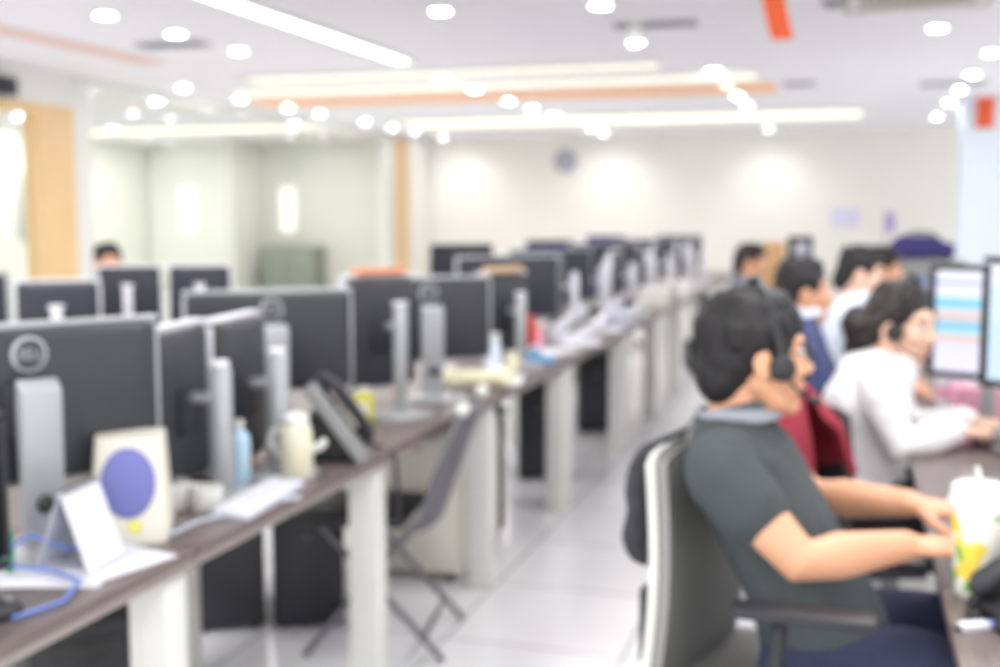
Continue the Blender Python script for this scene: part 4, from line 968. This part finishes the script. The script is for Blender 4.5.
# man in navy
person('man with short black hair in navy shirt, sitting behind the man in grey polo', (-0.17, 4.42, 0), 0.0, dict(
    vox=0.01, skin='skin', shirt='navyshirt', collar='bluewhite', hair='short', locks=22, hairvol=1.03, sleeve=0.75, spine=SIT(0, -0.01),
    head=(0.0, 0, 1.005, 0.2, 0.02, 0), arms=[((0.0, -0.2, 0.93), (0.1, -0.24, 0.72), (0.34, -0.14, 0.79), (1, 0.1, -0.1), (0, 0, 1)), ((0.0, 0.2, 0.93), (0.1, 0.24, 0.72), (0.34, 0.14, 0.79), (1, -0.1, -0.1), (0, 0, 1))]))
office_chair('navy backed office chair under the man in the navy shirt', (-0.22, 4.42, 0), 0.0, 'navyfab', 'black', top=0.9, arms=False)
# man in white leaning forward
person('man in bluish white shirt leaning forward beyond the man in navy', (-0.05, 5.35, 0), 0.05, dict(
    vox=0.01, skin='skinpale', shirt='bluewhite', collar='bluewhite', hair='short', locks=20, hairvol=1.02, sleeve=1.85, spine=SIT(0, 0.06),
    head=(0.06, 0, 1.035, 0.05, 0.22, 0), arms=[((0.06, -0.2, 0.93), (0.16, -0.24, 0.74), (0.36, -0.14, 0.79), (1, 0.1, -0.1), (0, 0, 1)), ((0.06, 0.2, 0.93), (0.16, 0.24, 0.74), (0.36, 0.14, 0.79), (1, -0.1, -0.1), (0, 0, 1))]))
office_chair('black office chair under the man in bluish white', (-0.13, 5.35, 0), 0.05, 'meshblack', 'black', top=0.9, arms=False)
person('dark haired person just beyond the man leaning forward in bluish white', (0.12, 6.25, 0), 0.0, dict(
    vox=0.011, skin='skin', shirt='greyshirt', hair='short', locks=18, sleeve=0.75, spine=SIT(0, 0.0), head=(0.02, 0, 1.01, 0.0, 0.1, 0),
    arms=[((0.0, -0.2, 0.93), (0.1, -0.24, 0.74), (0.30, -0.14, 0.79), (1, 0.1, -0.1), (0, 0, 1)), ((0.0, 0.2, 0.93), (0.1, 0.24, 0.74), (0.30, 0.14, 0.79), (1, -0.1, -0.1), (0, 0, 1))]))
office_chair('black office chair farthest along the right row', (0.09, 6.25, 0), 0.0, 'meshblack', 'black', top=0.9, arms=False)
person('person with dark brown hair sitting in the aisle, farthest of the right group', (-0.62, 7.2, 0), 0.1, dict(
    vox=0.011, skin='skin', shirt='greyshirt', hair='short', haircol='hairbrown', locks=18, sleeve=0.75, spine=SIT(0, 0.0), head=(0.02, 0, 1.0, -0.2, 0.1, 0),
    arms=[((0.0, -0.2, 0.93), (0.12, -0.24, 0.74), (0.3, -0.14, 0.66), (1, 0.1, -0.1), (0, 0, 1)), ((0.0, 0.2, 0.93), (0.12, 0.24, 0.74), (0.3, 0.14, 0.66), (1, -0.1, -0.1), (0, 0, 1))]))
office_chair('black office chair under the person with dark brown hair', (-0.65, 7.2, 0), 0.1, 'meshblack', 'black', top=0.9, arms=False)
person('distant man with black hair behind the second row of monitors at the left', (-4.30, 5.95, 0), -0.55, dict(
    vox=0.011, skin='skin', shirt='greyshirt', hair='short', locks=18, sleeve=0.75, spine=SIT(0, 0.0), head=(0.02, 0, 1.005, 0.0, 0.05, 0),
    arms=[((0.0, -0.2, 0.93), (0.12, -0.24, 0.72), (0.34, -0.14, 0.66), (1, 0.1, -0.1), (0, 0, 1)), ((0.0, 0.2, 0.93), (0.12, 0.24, 0.72), (0.34, 0.14, 0.66), (1, -0.1, -0.1), (0, 0, 1))]))
office_chair('black office chair under the distant man at the left', (-4.33, 5.97, 0), -0.55, 'meshblack', 'black', top=0.9, arms=False)

# ------------------------------------------------------------------ things on the right desks
t = thing('drink_cup', 'clear takeaway cup with fruit print, lid and straw beside the typing hands', 'cup', (0.225, 2.115, DZ))
MB().lathe([(0, 0), (0.033, 0), (0.036, 0.006), (0.047, 0.165), (0, 0.165)], 32).build('cup', M['frost'], t)
MB().shell([(0.0362, 0.012), (0.0368, 0.012), (0.0462, 0.15), (0.0456, 0.15)], 32).build('printed_sleeve', M['fruit'], t)
MB().lathe([(0, 0.162), (0.051, 0.162), (0.052, 0.172), (0.048, 0.178), (0.047, 0.192), (0.036, 0.2), (0, 0.2)], 32).build('lid', M['cuplid'], t)
MB().tube([(0.002, 0, 0.19), (-0.006, 0.0, 0.225)], 0.0045, 10).build('straw', M['white'], t)
t = desk_phone('black desk phone at the right edge in front of the fruit print cup', 0.335, 2.0, -150, group='desk phones', m='black')
t = thing('computer_keyboard', 'black keyboard under the hands of the man in the grey polo', 'keyboard', (0.30, 2.36, DZ), 0.0)
MB().prism([(-0.07, 0), (0.07, 0), (0.07, 0.022), (-0.07, 0.012)], -0.21, 0.21, bev=0.004).build('case', M['black'], t)
k = MB()
for i in range(5):
    for j in range(15): k.box((-0.052 + i * 0.025, -0.19 + j * 0.027, 0.0165 + i * 0.0018), (0.019, 0.021, 0.01), bev=0.003, seg=1)
k.build('keys', M['phone'], t)
t = thing('usb_stick', 'small white and blue stick lying on the desk below the cup', 'usb stick', (0.205, 1.93, DZ), 0.5)
MB().box((0, 0, 0.006), (0.05, 0.022, 0.012), bev=0.003).build('body', M['paper'], t); MB().box((0.028, 0, 0.006), (0.022, 0.018, 0.01), bev=0.003).build('cap', M['bluecable'], t)
MB().box((-0.03, 0, 0.006), (0.014, 0.012, 0.005)).build('plug', M['steel'], t)
t = thing('computer_mouse', 'black mouse lying beside the white and blue stick at the right edge', 'mouse', (0.27, 1.95, DZ), 1.2)
MB().ell((0, 0, 0.012), (0.055, 0.031, 0.02)).build('shell', M['black'], t)
MB().lathe([(0, -0.004), (0.008, -0.004), (0.008, 0.004), (0, 0.004)], 12, c=(0.03, 0, 0.028), mtx=Euler((PI / 2, 0, 0)).to_matrix()).build('scroll_wheel', M['phonegrey'], t)
t = thing('tissue_box', 'pink tissue box below the striped spreadsheet screen', 'tissue box', (0.40, 3.98, DZ), 0.1)
MB().box((0, 0, 0.055), (0.14, 0.12, 0.11), bev=0.006).build('carton', M['pink'], t)
MB().tube([(0, 0, 0.108), (0.01, 0, 0.13), (-0.01, 0.01, 0.15)], [0.03, 0.022, 0.008], 10).build('tissue', M['paper'], t)
t = thing('pink_notepad', 'small pink pad beside the forearm of the woman in white', 'notepad', (0.285, 3.52, DZ), 0.4)
MB().box((0, 0, 0.01), (0.1, 0.08, 0.02), bev=0.002).build('pages', M['pink'], t); MB().box((-0.045, 0, 0.0205), (0.012, 0.08, 0.003)).build('glue_strip', M['paper'], t)
t = thing('desk_phone', 'grey desk phone with an olive display in front of the pink tissue box', 'telephone', (0.51, 3.44, DZ), math.radians(-120), 'desk phones')
MB().prism([(-0.09, 0), (0.09, 0), (0.09, 0.03), (-0.09, 0.08)], -0.09, 0.09, bev=0.006).build('body', M['phonegrey'], t)
MB().box((-0.03, 0.02, 0.066), (0.07, 0.1, 0.008), rot=(0, 0.27, 0), bev=0.002).build('display', M['olive'], t)
MB().tube([(-0.085, -0.07, 0.10), (-0.05, -0.07, 0.105), (0.05, -0.07, 0.078), (0.09, -0.07, 0.055)], [0.022, 0.015, 0.015, 0.022], 12).build('handset', M['phonegrey'], t)
t = thing('computer_keyboard', 'grey keyboard between the woman in white and the olive display phone', 'keyboard', (0.335, 3.72, DZ), 0.05)
MB().prism([(-0.065, 0), (0.065, 0), (0.065, 0.024), (-0.065, 0.012)], -0.2, 0.13, bev=0.004).build('case', M['phone'], t)
k = MB()
for i in range(5):
    for j in range(12): k.box((-0.048 + i * 0.024, -0.185 + j * 0.027, 0.0165 + i * 0.002), (0.018, 0.021, 0.01), bev=0.003, seg=1)
k.build('keys', M['phonegrey'], t)
t = thing('paper_cup', 'white paper cup with pink print beyond the face of the woman in white', 'cup', (0.34, 4.12, DZ))
MB().shell([(0.0005, 0), (0.045, 0), (0.06, 0.16), (0.056, 0.16), (0.042, 0.006), (0.0005, 0.006)], 24).build('cup', M['paper'], t)
MB().shell([(0.0502, 0.05), (0.0512, 0.05), (0.0552, 0.09), (0.0542, 0.09)], 24).build('print_band', M['pink'], t)
MB().lathe([(0, 0.155), (0.063, 0.155), (0.06, 0.17), (0, 0.172)], 24).build('lid', M['white'], t)
t = thing('partition_panel', 'grey blue desk screen standing below the violet bag', 'desk screen', (0.44, 5.95, DZ), 0.0)
MB().box((0, 0, 0.19), (0.3, 0.03, 0.36), bev=0.006).build('panel', M['bluep'] if False else mat('grey_blue_felt', (120, 128, 150), 0.9), t)
for q in (-1, 1): MB().box((q * 0.1, 0, 0.005), (0.03, 0.12, 0.01), bev=0.003).build('foot', M['steel'], t)
t = thing('travel_bag', 'dark violet folded bag resting at the end of the right row', 'bag', (0.40, 7.45, 1.13), 0.0)
o = MB(); o.box((0, 0, 0.06), (0.38, 0.2, 0.1), bev=0.03); o.box((-0.02, 0, 0.115), (0.27, 0.16, 0.06), bev=0.025)
bake(o.build('body', M['purplefab'], t), 0.011, 4, 0.012, 0.08)
MB().tube([(-0.1, 0, 0.14), (-0.05, 0, 0.165), (0.05, 0, 0.165), (0.1, 0, 0.13)], 0.008, 8).build('handle', M['meshblack'], t)
t = thing('filing_cabinet', 'grey filing cabinet under the dark violet bag', 'cabinet', (0.42, 7.5, 0.74), 0.0)
MB().box((0, 0, 0.195), (0.46, 0.34, 0.39), bev=0.006).build('body', M['phonegrey'], t)
for z in (0.1, 0.29):
    d = MB().box((0, -0.175, z), (0.42, 0.015, 0.17), bev=0.003).build('drawer', M['phonegrey'], t)
    MB().tube([(-0.05, -0.19, z), (0.05, -0.19, z)], 0.006, 8).build('handle', M['steel'], d)
t = thing('notice_board', 'tan board standing beside the head with dark brown hair', 'board', (-0.50, 7.78, 0), 0.0)
MB().box((0, 0, 1.0), (0.16, 0.03, 0.46), bev=0.004).build('board', M['tan'], t)
MB().box((0, 0, 0.4), (0.03, 0.03, 0.78)).build('post', M['steel'], t); MB().lathe([(0, 0), (0.14, 0), (0.13, 0.015), (0, 0.02)], 24).build('base', M['steel'], t)
t = thing('desk_fan', 'black boxy fan with a pale round front, above the head of the man in navy', 'fan', (-0.34, 8.15, 0.0), 0.0)
MB().box((0, 0, 1.16), (0.17, 0.1, 0.2), bev=0.012).build('housing', M['black'], t)
MB().lathe([(0, 0), (0.05, 0), (0.052, 0.006), (0.03, 0.014), (0, 0.016)], 28, c=(0.01, -0.05, 1.17), mtx=Euler((PI / 2, 0, 0)).to_matrix()).build('front_disc', M['card'], t)
MB().tube([(0, 0, 0.01), (0, 0, 1.07)], 0.015, 10).build('pole', M['black'], t); MB().lathe([(0, 0), (0.12, 0), (0.11, 0.015), (0, 0.02)], 24).build('base', M['black'], t)
# high backed chairs behind the left aisle row
office_chair('high backed black office chair showing above the wide monitors in mid row', (-2.45, 7.3, 0), math.radians(-60), 'meshblack', 'black', top=1.19, arms=False)
office_chair('high backed navy office chair behind the first pale monitor columns', (-2.42, 9.6, 0), math.radians(-60), 'navyfab', 'black', top=1.17, arms=False)
office_chair('high backed violet office chair behind the middle pale monitor columns', (-2.42, 12.0, 0), math.radians(-60), 'purplefab', 'black', top=1.17, arms=False)
# ------------------------------------------------------------------ daylight, lamps, camera
w = bpy.data.worlds.new('daylight'); SC.world = w; w.use_nodes = True
bg = w.node_tree.nodes['Background']; bg.inputs[0].default_value = (1.0, 0.99, 0.975, 1); bg.inputs[1].default_value = 1.3
def area(x, y, sx, sy, e, z=HC - 0.03):
    l = bpy.data.lights.new('unseen_fill_lamp', 'AREA'); l.shape = 'RECTANGLE'; l.size = sx; l.size_y = sy; l.energy = e; l.color = (1.0, 0.985, 0.96)
    o = bpy.data.objects.new('unseen_fill_lamp', l); COL.objects.link(o); o.location = (x, y, z)
for x in (-4.7, -2.3, 0.3):
    for y in (0.6, 2.6, 4.6): area(x, y, 0.6, 0.6, 17)  # fill lamps added out of view to brighten the near end
for x in (-11.0, -8.9):
    for y in (5.0, 7.2, 9.0): area(x, y, 0.6, 0.6, 13)  # more added fill, out of view, to lift the glazed room
def down(x, y, e):                                                     # the beam of a downlight, just under its lens
    l = bpy.data.lights.new('downlight_beam', 'AREA'); l.shape = 'DISK'; l.size = 0.11; l.energy = e; l.color = (1.0, 0.99, 0.975)
    o = bpy.data.objects.new('downlight_beam', l); COL.objects.link(o); o.location = (x, y, HC - 0.014)
for x, y in ((-8.8, 12.83), (-8.8, 15.26), (-8.8, 17.15), (-11.42, 17.03), (-12.1, 14.88)): down(x, y, 19)
for x, y in ((-4.68, 8.26), (-3.77, 10.47), (-3.77, 12.66), (-3.77, 14.7), (-6.55, 11.58), (-6.55, 15.02), (-1.24, 10.62), (-1.24, 12.87), (-1.24, 15.63), (1.02, 10.11), (-2.55, 7.05), (-1.53, 7.14)): down(x, y, 11)
for x in (-6.3, -3.77, -1.24):                                         # wall washers beside the far wall
    l = bpy.data.lights.new('wall_washer', 'SPOT'); l.energy = 17; l.spot_size = 1.9; l.spot_blend = 1.0; l.shadow_soft_size = 0.06
    o = bpy.data.objects.new('wall_washer', l); COL.objects.link(o); o.location = (x, 17.9, HC - 0.06); o.rotation_euler = (0.55, 0, 0)
cd = bpy.data.cameras.new('camera'); cam = bpy.data.objects.new('camera', cd); COL.objects.link(cam); SC.camera = cam
F_PX = 1150.0
cd.sensor_width = 36.0; cd.lens = F_PX / 1000 * 36.0; cd.clip_start = 0.02
pitch = math.atan(118 / F_PX); yaw = math.atan(353 * math.cos(pitch) / F_PX)
cam.location = (0, 0, 1.40); cam.rotation_euler = (PI / 2 - pitch, 0, yaw)
import os
cd.dof.use_dof = True; cd.dof.focus_distance = 0.80; cd.dof.aperture_fstop = 4.1; cd.dof.aperture_blades = 0
SC.view_settings.view_transform = 'Standard'; SC.view_settings.look = 'None'; SC.view_settings.gamma = 1.0
SC.view_settings.use_curve_mapping = False; SC.view_settings.exposure = 0.64
#@@MORE
